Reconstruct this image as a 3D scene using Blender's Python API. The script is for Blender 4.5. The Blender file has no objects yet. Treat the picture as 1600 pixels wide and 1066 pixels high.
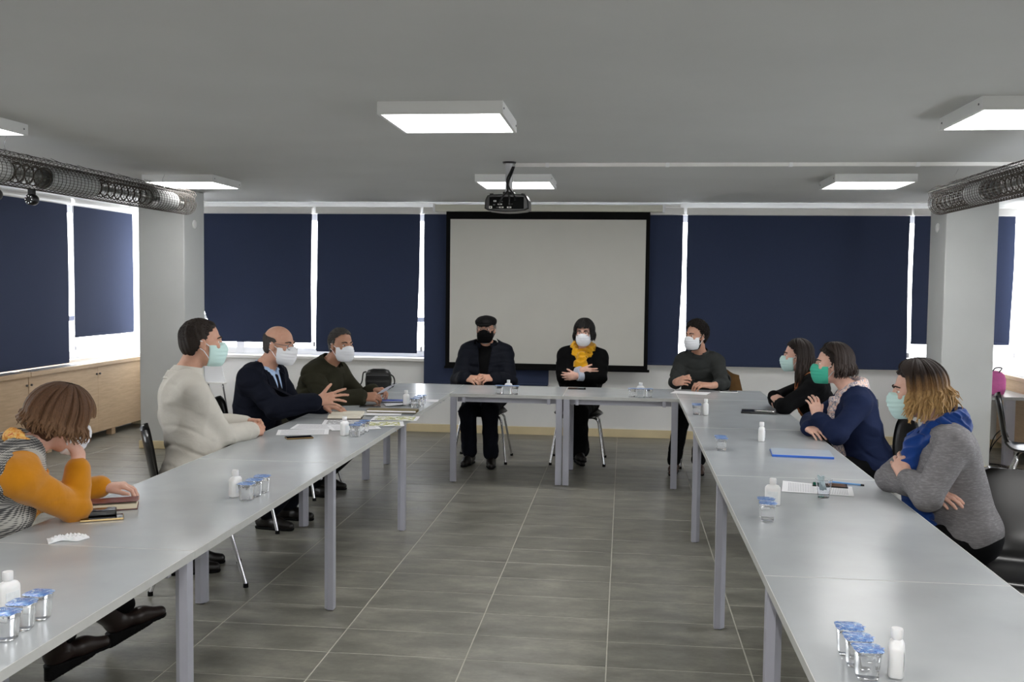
import bpy, bmesh, math, random
import numpy as np
from mathutils import Vector, Matrix
random.seed(7); np.random.seed(7)
D = bpy.data; SC = bpy.context.scene; COL = SC.collection

# ------------------------------------------------------------------ camera, world, exposure
CAM_F, CAM_YAW, CAM_PITCH, CAM_ROLL, CAM_H = 1552.3, .1119, .0573, .0115, 1.6037
def make_camera():
    cy, sy, cp, sp = math.cos(CAM_YAW), math.sin(CAM_YAW), math.cos(CAM_PITCH), math.sin(CAM_PITCH)
    fw = Vector((-sy*cp, cy*cp, -sp)); rt = Vector((cy, sy, 0)); up = rt.cross(fw)
    cr, sr = math.cos(CAM_ROLL), math.sin(CAM_ROLL)
    r2 = cr*rt + sr*up; u2 = -sr*rt + cr*up
    cd = D.cameras.new('camera'); cd.sensor_width = 36; cd.lens = CAM_F*36/1600; cd.clip_start = .05; cd.clip_end = 200
    co = D.objects.new('camera', cd); COL.objects.link(co)
    m = Matrix((r2, u2, -fw)).transposed().to_4x4(); m.translation = (0, 0, CAM_H)
    co.matrix_world = m; SC.camera = co
    return r2, u2, fw
CR, CU, CF = make_camera()
SC.view_settings.view_transform = 'Standard'; SC.view_settings.look = 'None'
SC.view_settings.exposure = EXPOSURE = 1.0; SC.view_settings.gamma = 1; SC.view_settings.use_curve_mapping = False
W = D.worlds.new('overcast_sky'); SC.world = W; W.use_nodes = True
bgn = W.node_tree.nodes['Background']; bgn.inputs[0].default_value = (.93, .96, 1, 1); bgn.inputs[1].default_value = 4.5
try:
    cy_ = SC.cycles; cy_.max_bounces = 8; cy_.diffuse_bounces = 4; cy_.glossy_bounces = 4; cy_.transmission_bounces = 8
except Exception: pass
PANEL_EMIT = 8.0
# the photographer's on-camera flash, just above and to the right of the lens
FLASH_POWER = 55
fl = D.lights.new('camera_flash', 'SPOT'); fl.energy = FLASH_POWER; fl.shadow_soft_size = .035; fl.spot_size = math.radians(95); fl.spot_blend = .6; fl.color = (1, .98, .96)
flo = D.objects.new('camera_flash', fl); COL.objects.link(flo)
flo.location = (.10, .0, CAM_H+.17); flo.rotation_euler = (math.radians(88), 0, CAM_YAW)

# ------------------------------------------------------------------ helpers
def setp(o, label=None, cat=None, group=None, kind=None):
    if label: o['label'] = label
    if cat: o['category'] = cat
    if group: o['group'] = group
    if kind: o['kind'] = kind
    return o
def empty(name, loc, label=None, cat=None, group=None, rz=0, kind=None):
    o = D.objects.new(name, None); COL.objects.link(o); o.location = loc; o.rotation_euler = (0, 0, rz); o.empty_display_size = .05
    return setp(o, label, cat, group, kind)
def link(name, me, mat=None, parent=None, loc=None, rz=0):
    o = D.objects.new(name, me); COL.objects.link(o)
    if mat is not None and len(me.materials) == 0: me.materials.append(mat)
    if parent is not None: o.parent = parent
    if loc is not None: o.location = loc
    if rz: o.rotation_euler = (0, 0, rz)
    return o
def copy_tree(o, parent=None, loc=None, rz=None):
    c = o.copy(); COL.objects.link(c); c.parent = parent
    if loc is not None: c.location = loc
    if rz is not None: c.rotation_euler = (0, 0, rz)
    for ch in list(o.children): copy_tree(ch, c)
    return c
def fastmesh(name, V, F, smooth=True):
    """V (n,3) array, F (m,k) array of equal-sized faces"""
    me = D.meshes.new(name); V = np.asarray(V, np.float32); F = np.asarray(F, np.int32)
    m, k = F.shape
    me.vertices.add(len(V)); me.vertices.foreach_set('co', V.ravel())
    me.loops.add(m*k); me.loops.foreach_set('vertex_index', F.ravel())
    me.polygons.add(m); me.polygons.foreach_set('loop_start', np.arange(0, m*k, k, dtype=np.int32))
    if smooth: me.polygons.foreach_set('use_smooth', np.ones(m, bool))
    me.update(calc_edges=True); me.validate()
    return me
class MB:
    """collects boxes, bars, tubes and lofts into one mesh"""
    def __init__(s): s.v = []; s.f = []; s.sm = []
    def add(s, vs, fs, smooth=False):
        n = len(s.v); s.v += [tuple(map(float, v)) for v in vs]; s.f += [tuple(n+i for i in f) for f in fs]; s.sm += [smooth]*len(fs); return s
    def box(s, x0, x1, y0, y1, z0, z1):
        v = [(x, y, z) for z in (z0, z1) for y in (y0, y1) for x in (x0, x1)]
        return s.add(v, [(0, 2, 3, 1), (4, 5, 7, 6), (0, 1, 5, 4), (2, 6, 7, 3), (0, 4, 6, 2), (1, 3, 7, 5)])
    def bbox(s, x0, x1, y0, y1, z0, z1, b):
        """box with chamfered edges"""
        bm = bmesh.new(); bmesh.ops.create_cube(bm, size=1)
        for v in bm.verts: v.co = Vector(((x0+x1)/2+v.co.x*(x1-x0), (y0+y1)/2+v.co.y*(y1-y0), (z0+z1)/2+v.co.z*(z1-z0)))
        bmesh.ops.bevel(bm, geom=bm.edges[:], offset=b, segments=2, profile=.5, affect='EDGES')
        bm.verts.index_update(); s.add([v.co for v in bm.verts], [[v.index for v in f.verts] for f in bm.faces]); bm.free(); return s
    def prism(s, pts, axis, a, b):
        """polygon pts in the plane normal to axis, extruded a..b"""
        def P(p, h): return {'x': (h, p[0], p[1]), 'y': (p[0], h, p[1]), 'z': (p[0], p[1], h)}[axis]
        n = len(pts); v = [P(p, a) for p in pts]+[P(p, b) for p in pts]
        f = [tuple(range(n))[::-1], tuple(range(n, 2*n))]+[(i, (i+1) % n, n+(i+1) % n, n+i) for i in range(n)]
        return s.add(v, f)
    def tube(s, pts, r, n=8, caps=True, closed=False):
        pts = [Vector(p) for p in pts]; m = len(pts); R = r if hasattr(r, '__len__') else [r]*m
        vs = []; up = None
        for i, p in enumerate(pts):
            if closed: t = pts[(i+1) % m]-pts[i-1]
            else: t = pts[min(i+1, m-1)]-pts[max(i-1, 0)]
            t.normalize()
            if up is None:
                up = Vector((0, 0, 1)) if abs(t.z) < .9 else Vector((1, 0, 0))
            a = t.cross(up); a.normalize(); b = a.cross(t); up = b
            for k in range(n):
                w = 2*math.pi*k/n; vs.append(p+(a*math.cos(w)+b*math.sin(w))*R[i])
        fs = []
        for i in range(m if closed else m-1):
            j = (i+1) % m
            for k in range(n):
                l = (k+1) % n; fs.append((i*n+k, i*n+l, j*n+l, j*n+k))
        if caps and not closed: fs += [tuple(range(n))[::-1], tuple((m-1)*n+k for k in range(n))]
        return s.add(vs, fs, True)
    def lathe(s, prof, n=20, c=(0, 0, 0), sx=1, sy=1, sq=0):
        """prof [(r,z)...]; sq>0 squares the section"""
        vs = []
        for r, z in prof:
            for k in range(n):
                w = 2*math.pi*k/n; cw, sw = math.cos(w), math.sin(w)
                q = (abs(cw)**(2+sq)+abs(sw)**(2+sq))**(-1/(2+sq))
                vs.append((c[0]+r*cw*q*sx, c[1]+r*sw*q*sy, c[2]+z))
        m = len(prof); fs = [(i*n+k, i*n+(k+1) % n, (i+1)*n+(k+1) % n, (i+1)*n+k) for i in range(m-1) for k in range(n)]
        fs += [tuple(range(n))[::-1], tuple((m-1)*n+k for k in range(n))]
        return s.add(vs, fs, True)
    def grid(s, P, smooth=True, thick=0, closed_u=False):
        """P[i][j] points; thick>0 makes a solid sheet"""
        P = np.asarray(P, float); a, b = P.shape[:2]
        if thick:
            du = np.gradient(P, axis=0); dv = np.gradient(P, axis=1); N = np.cross(du, dv); N /= (np.linalg.norm(N, axis=2, keepdims=True)+1e-12)
            Q = P-N*thick
            V = np.concatenate([P.reshape(-1, 3), Q.reshape(-1, 3)]); o = a*b
            f = [(i*b+j, (i+1)*b+j, (i+1)*b+j+1, i*b+j+1) for i in range(a-1) for j in range(b-1)]
            f += [(o+i*b+j, o+i*b+j+1, o+(i+1)*b+j+1, o+(i+1)*b+j) for i in range(a-1) for j in range(b-1)]
            ed = [(j) for j in range(b)]+[i*b+b-1 for i in range(1, a)]+[(a-1)*b+j for j in range(b-2, -1, -1)]+[i*b for i in range(a-2, 0, -1)]
            f += [(ed[i], ed[(i+1) % len(ed)], o+ed[(i+1) % len(ed)], o+ed[i]) for i in range(len(ed))]
            return s.add(V, f, smooth)
        f = [(i*b+j, (i+1)*b+j, (i+1)*b+j+1, i*b+j+1) for i in range(a-1) for j in range(b-1)]
        return s.add(P.reshape(-1, 3), f, smooth)
    def build(s, name, mat=None, parent=None, loc=None, rz=0, off=None):
        me = D.meshes.new(name)
        vs = s.v if off is None else [(v[0]-off[0], v[1]-off[1], v[2]-off[2]) for v in s.v]
        me.from_pydata(vs, [], s.f); me.polygons.foreach_set('use_smooth', s.sm); me.update()
        bm = bmesh.new(); bm.from_mesh(me); bmesh.ops.recalc_face_normals(bm, faces=bm.faces[:]); bm.to_mesh(me); bm.free()
        if any(s.sm):
            try: me.set_sharp_from_angle(angle=math.radians(50))
            except Exception: pass
        return link(name, me, mat, parent, loc, rz)
def smoothpath(pts, n=8):
    """Catmull-Rom through pts"""
    P = [Vector(p) for p in pts]; P = [P[0]*2-P[1]]+P+[P[-1]*2-P[-2]]; out = []
    for i in range(1, len(P)-2):
        for k in range(n):
            t = k/n; a, b, c, d = P[i-1], P[i], P[i+1], P[i+2]
            out.append(.5*((2*b)+(c-a)*t+(2*a-5*b+4*c-d)*t*t+(3*b-a-3*c+d)*t**3))
    return out+[P[-2]]

# ------------------------------------------------------------------ materials
def srgb(r, g, b):
    f = lambda c: (c/255/12.92) if c/255 <= .04045 else ((c/255+.055)/1.055)**2.4
    return (f(r), f(g), f(b), 1)
class NT:
    def __init__(s, name):
        s.m = D.materials.new(name); s.m.use_nodes = True; s.t = s.m.node_tree; s.p = s.t.nodes['Principled BSDF']
    def n(s, typ, **kw):
        x = s.t.nodes.new(typ)
        for k, v in kw.items():
            if k in ('op',): x.operation = v
            elif k == 'inp':
                for i, w in v.items(): x.inputs[i].default_value = w
            else: setattr(x, k, v)
        return x
    def l(s, a, b): s.t.links.new(a, b)
    def coord(s, kind='Object', scale=None):
        c = s.n('ShaderNodeTexCoord').outputs[kind]
        if scale:
            mp = s.n('ShaderNodeMapping'); mp.inputs['Scale'].default_value = scale; s.l(c, mp.inputs[0]); return mp.outputs[0]
        return c
    def ramp(s, src, stops, interp='LINEAR'):
        r = s.n('ShaderNodeValToRGB'); r.color_ramp.interpolation = interp; e = r.color_ramp.elements
        while len(e) < len(stops): e.new(.5)
        for i, (p, c) in enumerate(stops): e[i].position = p; e[i].color = c
        s.l(src, r.inputs[0]); return r.outputs[0]
    def bump(s, src, strength=.2, dist=.002):
        b = s.n('ShaderNodeBump'); b.inputs['Strength'].default_value = strength; b.inputs['Distance'].default_value = dist
        s.l(src, b.inputs['Height']); s.l(b.outputs[0], s.p.inputs['Normal'])
    def noise(s, co, scale=5, detail=4, rough=.5, dist=0):
        x = s.n('ShaderNodeTexNoise'); x.inputs['Scale'].default_value = scale; x.inputs['Detail'].default_value = detail; x.inputs['Roughness'].default_value = rough; x.inputs['Distortion'].default_value = dist
        s.l(co, x.inputs['Vector']); return x.outputs[0]
    def set(s, **kw):
        for k, v in kw.items(): s.p.inputs[k.replace('_', ' ')].default_value = v
        return s
def M(name, rgb, rough=.5, metal=0, spec=.5, var=.08, vs=6, vscale=None, bump=0, bs=80, bd=.002, sheen=0, sss=0, coat=0):
    t = NT(name); base = srgb(*rgb)
    t.set(Roughness=rough, Metallic=metal); t.p.inputs['Specular IOR Level'].default_value = spec
    if sheen: t.p.inputs['Sheen Weight'].default_value = sheen
    if coat: t.p.inputs['Coat Weight'].default_value = coat; t.p.inputs['Coat Roughness'].default_value = .05
    if sss: t.p.inputs['Subsurface Weight'].default_value = sss; t.p.inputs['Subsurface Radius'].default_value = (.012, .005, .003); t.p.inputs['Subsurface Scale'].default_value = .5
    co = t.coord('Object', vscale)
    if var:
        no = t.noise(co, vs, 5)
        lo = tuple(c*(1-var) for c in base[:3])+(1,); hi = tuple(min(1, c*(1+var)) for c in base[:3])+(1,)
        t.l(t.ramp(no, [(.3, lo), (.7, hi)]), t.p.inputs['Base Color'])
    else: t.p.inputs['Base Color'].default_value = base
    if bump: t.bump(t.noise(co, bs, 3), bump, bd)
    return t.m
def cloth(name, rgb, var=.12, weave=900, wr=.2, rough=.9, sheen=0, rgb2=None, heather=0):
    t = NT(name); t.set(Roughness=rough); t.p.inputs['Specular IOR Level'].default_value = .12; t.p.inputs['Sheen Weight'].default_value = sheen
    a = srgb(*rgb); co = t.coord('Object')
    no = t.noise(co, 9, 4, .6)
    lo = tuple(c*(1-var) for c in a[:3])+(1,); hi = tuple(min(1, c*(1+var)) for c in a[:3])+(1,)
    col = t.ramp(no, [(.3, lo), (.7, hi)])
    if heather:
        st = t.noise(t.coord('Object', (40, 40, 260)), 1, 3, .7)
        b = srgb(*rgb2); mx = t.n('ShaderNodeMix', data_type='RGBA'); mx.inputs[7].default_value = b
        r = t.ramp(st, [(.45, (0, 0, 0, 1)), (.7, (heather, heather, heather, 1))]); t.l(r, mx.inputs[0]); t.l(col, mx.inputs[6]); col = mx.outputs[2]
    t.l(col, t.p.inputs['Base Color'])
    w = t.n('ShaderNodeTexNoise'); w.inputs['Scale'].default_value = weave; t.l(co, w.inputs['Vector'])
    f = t.noise(t.coord('Object', (7, 7, 11)), 1, 3, .5, 1.2)
    ad = t.n('ShaderNodeMath', op='MULTIPLY_ADD'); ad.inputs[1].default_value = .04; t.l(w.outputs[0], ad.inputs[0]); t.l(f, ad.inputs[2])
    t.bump(ad.outputs[0], wr, .02)
    return t.m
def emit(name, rgb, strength):
    t = NT(name); t.p.inputs['Base Color'].default_value = (.9, .9, .9, 1); t.p.inputs['Emission Color'].default_value = rgb+(1,); t.p.inputs['Emission Strength'].default_value = strength; return t.m
def glass(name, rgb=(1, 1, 1), rough=.02, ior=1.4):
    t = NT(name); t.set(Roughness=rough, IOR=ior); t.p.inputs['Base Color'].default_value = rgb+(1,); t.p.inputs['Transmission Weight'].default_value = 1; return t.m

m_white = M('white_paint', (222, 223, 221), .55, var=.03, vs=2)
m_ceil = M('ceiling_paint', (197, 198, 196), .85, var=.03, vs=1.5, bump=.05, bs=60)
m_wall = M('wall_paint', (236, 236, 234), .6, var=.03, vs=2, bump=.04, bs=90)
m_col = M('column_paint', (205, 207, 205), .5, var=.03, vs=3, bump=.05, bs=70)
m_frame = M('window_frame_plastic', (238, 236, 232), .35, var=.02)
m_base = M('beige_skirting', (222, 205, 165), .4, var=.05)
m_black = M('black_plastic', (14, 14, 15), .28, var=.1, spec=.5)
m_blackmatte = M('black_matte', (9, 9, 10), .7, var=.1, spec=.15)
m_chrome = M('chrome', (215, 215, 218), .12, metal=1, var=.03)
m_steel = M('grey_steel', (120, 120, 122), .35, metal=.9, var=.05)
m_leg = M('grey_lacquered_metal', (176, 177, 188), .4, var=.03, vs=12)
m_plast = M('white_plastic', (240, 240, 240), .35, var=.02, sss=.05)
m_paper = M('white_paper', (238, 238, 240), .8, var=.02)
def thin_glass(name):
    t = NT(name); tr = t.n('ShaderNodeBsdfTransparent'); gl_ = t.n('ShaderNodeBsdfGlossy'); gl_.inputs['Roughness'].default_value = .02
    mx = t.n('ShaderNodeMixShader'); mx.inputs[0].default_value = .04; t.l(tr.outputs[0], mx.inputs[1]); t.l(gl_.outputs[0], mx.inputs[2])
    t.l(mx.outputs[0], t.t.nodes['Material Output'].inputs[0]); return t.m
m_glasspane = thin_glass('window_glass')
def m_floor_tile():
    t = NT('grey_stone_tile'); t.set(Roughness=.34); t.p.inputs['Specular IOR Level'].default_value = .45
    rnd = t.n('ShaderNodeNewGeometry').outputs['Random Per Island']; oi = t.n('ShaderNodeObjectInfo').outputs['Random']
    ad = t.n('ShaderNodeMath', op='ADD'); t.l(rnd, ad.inputs[0]); t.l(oi, ad.inputs[1])
    geo = t.n('ShaderNodeNewGeometry').outputs['Position']
    cv = t.n('ShaderNodeCombineXYZ'); t.l(ad.outputs[0], cv.inputs[2])
    sc = t.n('ShaderNodeVectorMath', op='SCALE'); sc.inputs[3].default_value = 30; t.l(cv.outputs[0], sc.inputs[0])
    va = t.n('ShaderNodeVectorMath', op='ADD'); t.l(geo, va.inputs[0]); t.l(sc.outputs[0], va.inputs[1])
    mp = t.n('ShaderNodeMapping'); mp.inputs['Scale'].default_value = (.8, 1.6, 1); t.l(va.outputs[0], mp.inputs[0])
    n1 = t.noise(mp.outputs[0], 4.5, 7, .66)
    c1 = t.ramp(n1, [(.28, srgb(98, 96, 88)), (.5, srgb(130, 128, 118)), (.72, srgb(160, 157, 145))])
    n2 = t.noise(va.outputs[0], 60, 3)
    mx = t.n('ShaderNodeMix', data_type='RGBA', blend_type='MULTIPLY'); mx.inputs[0].default_value = .35
    t.l(c1, mx.inputs[6]); t.l(t.ramp(n2, [(.3, (.8, .8, .8, 1)), (.7, (1.1, 1.1, 1.1, 1))]), mx.inputs[7]); t.l(mx.outputs[2], t.p.inputs['Base Color'])
    t.l(t.ramp(n1, [(.3, (.30,)*3+(1,)), (.7, (.42,)*3+(1,))]), t.p.inputs['Roughness'])
    return t.m
m_tile = m_floor_tile()
m_grout = M('light_grout', (196, 193, 182), .8, var=.08, vs=30)
def m_table_():
    t = NT('grey_laminate'); t.set(Roughness=.3); t.p.inputs['Specular IOR Level'].default_value = .5
    co = t.coord('Object'); n = t.noise(co, 4, 3); b = t.noise(t.coord('Object', (3, 3, 3)), 1, 4)
    mx = t.n('ShaderNodeMix', data_type='RGBA', blend_type='MULTIPLY'); mx.inputs[0].default_value = .5
    t.l(t.ramp(n, [(.3, srgb(178, 182, 184)), (.7, srgb(187, 191, 193))]), mx.inputs[6]); t.l(t.ramp(b, [(.3, (.93, .93, .93, 1)), (.7, (1, 1, 1, 1))]), mx.inputs[7]); t.l(mx.outputs[2], t.p.inputs['Base Color'])
    t.set(Roughness=.25)
    return t.m
m_table = m_table_()
m_edge = M('table_edge_band', (196, 197, 194), .4, var=.03, vs=20)
def m_blind_():
    t = NT('navy_blind_fabric'); t.set(Roughness=.85); t.p.inputs['Specular IOR Level'].default_value = .15
    co = t.coord('Object', (600, 600, 600)); n = t.noise(co, 1, 2); b = t.noise(t.coord('Object'), 1.5, 3)
    c = t.ramp(n, [(.3, srgb(49, 57, 80)), (.7, srgb(61, 70, 97))]); t.l(c, t.p.inputs['Base Color'])
    t.bump(n, .15, .001)
    tr = t.n('ShaderNodeBsdfTranslucent'); tr.inputs[0].default_value = srgb(70, 92, 150)
    mx = t.n('ShaderNodeMixShader'); mx.inputs[0].default_value = .004
    out = t.t.nodes['Material Output']; t.l(t.p.outputs[0], mx.inputs[1]); t.l(tr.outputs[0], mx.inputs[2]); t.l(mx.outputs[0], out.inputs[0])
    return t.m
m_blind = m_blind_()
def m_wood_(name, a, b):
    t = NT(name); t.set(Roughness=.45)
    co = t.coord('Object', (1, 1.3, 14)); n = t.noise(co, 4, 6, .6, .4); n2 = t.noise(t.coord('Object', (4, 4, 160)), 2, 3)
    mx = t.n('ShaderNodeMix', data_type='RGBA', blend_type='MULTIPLY'); mx.inputs[0].default_value = .4
    t.l(t.ramp(n, [(.3, srgb(*a)), (.7, srgb(*b))]), mx.inputs[6]); t.l(t.ramp(n2, [(.3, (.85, .85, .85, 1)), (.7, (1, 1, 1, 1))]), mx.inputs[7]); t.l(mx.outputs[2], t.p.inputs['Base Color'])
    return t.m
m_wood = m_wood_('pale_beech_laminate', (198, 168, 134), (216, 188, 154))

# ------------------------------------------------------------------ setting
RX0, RX1, RY0, RY1, RZ = -5.45, 4.07, -3.2, 10.5, 2.46     # inner faces of the room
def struct(name, mb, mat, parent=None):
    o = mb.build(name, mat, parent)
    if parent is None: o['kind'] = 'structure'
    return o
# floor: grout bed + tiles 60 x 30
floor = struct('floor', MB().box(RX0-.3, RX1+.3, RY0-.3, RY1+.3, -.08, -.0012), m_grout)
TX, TY = -.0484, 5.9127
tb = MB(); g = .0026
bmv = MB().box(-.3+g, .3-g, -.15+g, .15-g, -.02, 0)
# chamfered tile
def tile_geo():
    e = .0012; o = []; x, y = .3-g, .15-g
    for (a, z) in ((0, -.02), (0, -e), (e, 0)):
        o += [(-x+a, -y+a, z), (x-a, -y+a, z), (x-a, y-a, z), (-x+a, y-a, z)]
    f = [(i*4+k, i*4+(k+1) % 4, (i+1)*4+(k+1) % 4, (i+1)*4+k) for i in range(2) for k in range(4)]+[(8, 9, 10, 11)]
    return o, f
tv, tf = tile_geo()
tme = D.meshes.new('tile'); tme.from_pydata(tv, [], tf); tme.materials.append(m_tile)
cells = []
for i in range(-9, 8):
    for j in range(-31, 17):
        cx, cy = TX+.6*i+.3, TY+.3*j+.15
        if RX0-.25 < cx < RX1+.25 and RY0-.1 < cy < RY1+.1: cells.append((cx, cy))
def inview(cx, cy):
    d = Vector((cx, cy, 0))-Vector((0, 0, CAM_H)); z = d.dot(CF)
    if z < .3: return False
    u = 800+CAM_F*d.dot(CR)/z; v = 533-CAM_F*d.dot(CU)/z
    return -120 < u < 1720 and v < 1110
vis = [c for c in cells if inview(*c)]
vis.sort(key=lambda c: c[1]+.25*abs(c[0]+.5))
near = set(vis[:300]); rest = MB()
for c in cells:
    if c in near:
        o = link('tile', tme, None, floor, (c[0], c[1], 0))
    else: rest.add([(c[0]+v[0], c[1]+v[1], v[2]) for v in tv], tf)
ro = rest.build('floor_tiles', m_tile, floor); ro['kind'] = 'stuff'
struct('ceiling', MB().box(RX0-.3, RX1+.3, RY0-.3, RY1+.3, RZ, RZ+.12), m_ceil)
# walls: sill walls and lintels, windows between
SILL = .80; WTOP = 2.34
wb = MB().box(RX0-.3, RX1+.3, RY1, RY1+.25, 0, SILL).box(RX0-.3, RX1+.3, RY1, RY1+.25, WTOP, RZ)
struct('wall_back', wb, m_wall)
struct('wall_left', MB().box(RX0-.25, RX0, RY0, RY1, 0, SILL).box(RX0-.25, RX0, RY0, RY1, WTOP, RZ).box(RX0-.25, RX0, RY0, 4.0, SILL, WTOP), m_wall)
struct('wall_right', MB().box(RX1, RX1+.25, RY0, RY1, 0, SILL).box(RX1, RX1+.25, RY0, RY1, WTOP, RZ).box(RX1, RX1+.25, RY0, 4.0, SILL, WTOP), m_wall)
struct('wall_front', MB().box(RX0-.3, RX1+.3, RY0-.2, RY0, 0, RZ), m_wall)
struct('baseboard_back', MB().bbox(RX0, RX1, RY1-.018, RY1, 0, .085, .003), m_base)
struct('trim_1', MB().bbox(RX0, RX1, RY1-.09, RY1+.02, SILL-.035, SILL, .006), m_frame)   # inner sill of the back windows
def window(name, axis, c, a, b, n):
    """row of casements in the plane axis=c from a to b"""
    root = empty(name, (c, (a+b)/2, SILL) if axis == 'x' else ((a+b)/2, c, SILL), kind='structure')
    loc = root.location
    def bar(nm, p0, p1, z0, z1, d0, d1, mat):
        mb = MB()
        if axis == 'x': mb.bbox(c+d0, c+d1, p0, p1, z0, z1, .004)
        else: mb.bbox(p0, p1, c+d0, c+d1, z0, z1, .004)
        return mb.build(nm, mat, root, off=loc)
    bar('window_frame', a, b, SILL, SILL+.07, 0, .07, m_frame); bar('window_frame', a, b, WTOP-.07, WTOP, 0, .07, m_frame)
    st = (b-a)/n
    for i in range(n+1):
        p = a+st*i; bar('mullion', p-.045, p+.045, SILL+.001, WTOP-.001, -.004, .066, m_frame)
    for i in range(n):
        bar('pane', a+st*i+.045, a+st*i+st-.045, SILL+.07, WTOP-.07, .03, .036, m_glasspane)
        bar('transom', a+st*i+.045, a+st*i+st-.045, 1.18, 1.23, .005, .06, m_frame) if i % 2 == 0 else None
window('window_1', 'y', RY1+.10, RX0+.05, RX1-.05, 8)
window('window_2', 'x', RX0-.17, 4.05, RY1-.05, 5)
window('window_3', 'x', RX1+.10, 4.05, RY1-.05, 5)
# columns
def column(name, x0, x1, label):
    root = empty(name, ((x0+x1)/2, 9.17, 0), kind='structure')
    MB().bbox(x0, x1, 8.95, 9.40, .0, RZ, .008).build('column_shaft', m_col, root, off=root.location)
    MB().bbox(x0-.012, x1+.012, 8.938, 9.412, 0, .075, .004).build('column_skirting', m_base, root, off=root.location)
    cov = MB().lathe([(.0, 0), (.04, 0), (.04, .008), (.03, .014), (.0, .015)], 20)
    return root
column('wall_column_1', -4.56, -4.11, ''); column('wall_column_2', 2.74, 3.17, '')
for x, sgn, lab in ((-4.11, 1, 'round white cover plate high on the left column'), (2.74, -1, 'round white cover plate high on the right column')):
    mb = MB().lathe([(.001, 0), (.042, 0), (.042, .008), (.034, .014), (.001, .015)], 24)
    o = mb.build('cover_plate', m_plast, None, (x, 9.17, 2.14)); o.rotation_euler = (0, sgn*math.pi/2, 0); setp(o, lab, 'cover plate')

# ------------------------------------------------------------------ blinds
def blind(lab, axis, c, a, b, ztop, zbot, group, skew=(0, 0), pos=None, bulge=.012, wav=.004):
    """roller blind hanging in the plane axis=c; skew moves the two lower corners"""
    loc = (c, (a+b)/2, zbot) if axis == 'x' else ((a+b)/2, c, zbot)
    root = empty('roller_blind', loc, lab, 'blind', group)
    nu, nv = 14, 18; sd = random.random()*6
    P = np.zeros((nv, nu, 3)); sign = 1 if (axis == 'x' and c < 0) else -1
    for j in range(nv):
        v = j/(nv-1); z = ztop+(zbot-ztop)*v
        for i in range(nu):
            u = i/(nu-1); sv = max(0, v-.45)/.55
            q = (a+skew[0]*sv)+((b+skew[1]*sv)-(a+skew[0]*sv))*u
            edge = wav*math.sin(5*v+sd)*(1 if u in (0, 1) else 0)
            d = sign*(bulge*math.sin(v*2.6)*(abs(u-.5)*1.2)+wav*math.sin(u*7+sd)*v)
            P[j, i] = (c+d, q+edge, z) if axis == 'x' else (q+edge, c+d, z)
    MB().grid(P, True, .0016).build('blind_fabric', m_blind, root, off=loc)
    bz = MB(); ax0, ax1 = a+skew[0]+.004, b+skew[1]-.004
    if axis == 'x': bz.bbox(c-.006, c+.006, ax0, ax1, zbot-.012, zbot+.012, .004)
    else: bz.bbox(ax0, ax1, c-.006, c+.006, zbot-.012, zbot+.012, .004)
    bz.build('bottom_bar', m_blind, root, off=loc)
    bx = MB()
    if axis == 'x': bx.tube([(c, a-.015, ztop+.02), (c, b+.015, ztop+.02)], .038, 14)
    else: bx.bbox(a-.012, b+.012, c-.03, c+.05, ztop-.005, ztop+.07, .01)
    bx.build('roller_case', m_frame, root, off=loc)
    return root
YB = RY1-.10
gb = 'navy roller blinds on the back windows'
blind('navy roller blind beside the left column with one slanting lower edge', 'y', YB, -4.72, -3.345, 2.335, .955, gb, (.30, 0))
blind('navy roller blind second from the left column on the back wall', 'y', YB, -3.285, -2.165, 2.335, .865, gb, (-.01, -.02))
blind('long navy roller blind behind the left half of the projection screen', 'y', YB, -2.115, -.78, 2.335, .545, gb, (-.0, 0))
blind('navy roller blind behind the right edge of the projection screen', 'y', YB, -.74, .585, 2.335, .79, gb, (0, -.02))
blind('wide navy roller blind behind the women on the right', 'y', YB, .635, 2.835, 2.335, .79, gb, (0, .01))
blind('narrow-looking navy blind half hidden by the right column', 'y', YB, 2.875, 3.32, 2.335, 1.055, gb, (0, 0))
blind('navy blind in the corner right of the right column', 'y', YB, 3.36, 3.84, 2.335, 1.06, gb, (0, -.01))
gl = 'navy roller blinds on the side windows'
XB = RX0+.09
blind('navy roller blind on the left wall nearest the column', 'x', XB, 9.20, 10.39, 2.335, 1.04, gl)
blind('long navy roller blind at the left edge of the picture', 'x', XB, 7.3, 9.10, 2.335, .80, gl)
blind('navy roller blind on the left wall out towards the camera', 'x', XB, 5.4, 7.25, 2.335, .80, gl)
blind('navy roller blind on the right wall at the picture edge', 'x', RX1-.09, 8.4, 10.12, 2.335, .93, gl)
blind('navy roller blind on the right wall out towards the camera', 'x', RX1-.09, 6.5, 8.3, 2.335, .90, gl)
# chain tensioners of the blinds
for (x, y, z, lab) in ((-5.33, 9.16, .93, 'small grey blind chain weight by the left wall window'), (-3.315, YB-.01, .93, 'small grey blind chain weight between the two left blinds of the back wall'), (-2.14, YB-.01, .9, 'small grey blind chain weight left of the projection screen'), (2.855, YB-.01, .93, 'small grey blind chain weight left of the right column'), (3.88, YB-.01, .95, 'small grey blind chain weight in the right corner')):
    r = empty('blind_chain', (x, y, z), lab, 'chain')
    MB().lathe([(.001, -.028), (.012, -.024), (.014, 0), (.011, .024), (.001, .028)], 12, sx=1, sy=.5).build('chain_weight', M('grey_weight', (205, 205, 212), .4, var=.02), r)
    MB().tube([(0, 0, .03), (0, 0, 2.33-z)], .0018, 5).build('bead_chain', m_frame, r)

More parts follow.
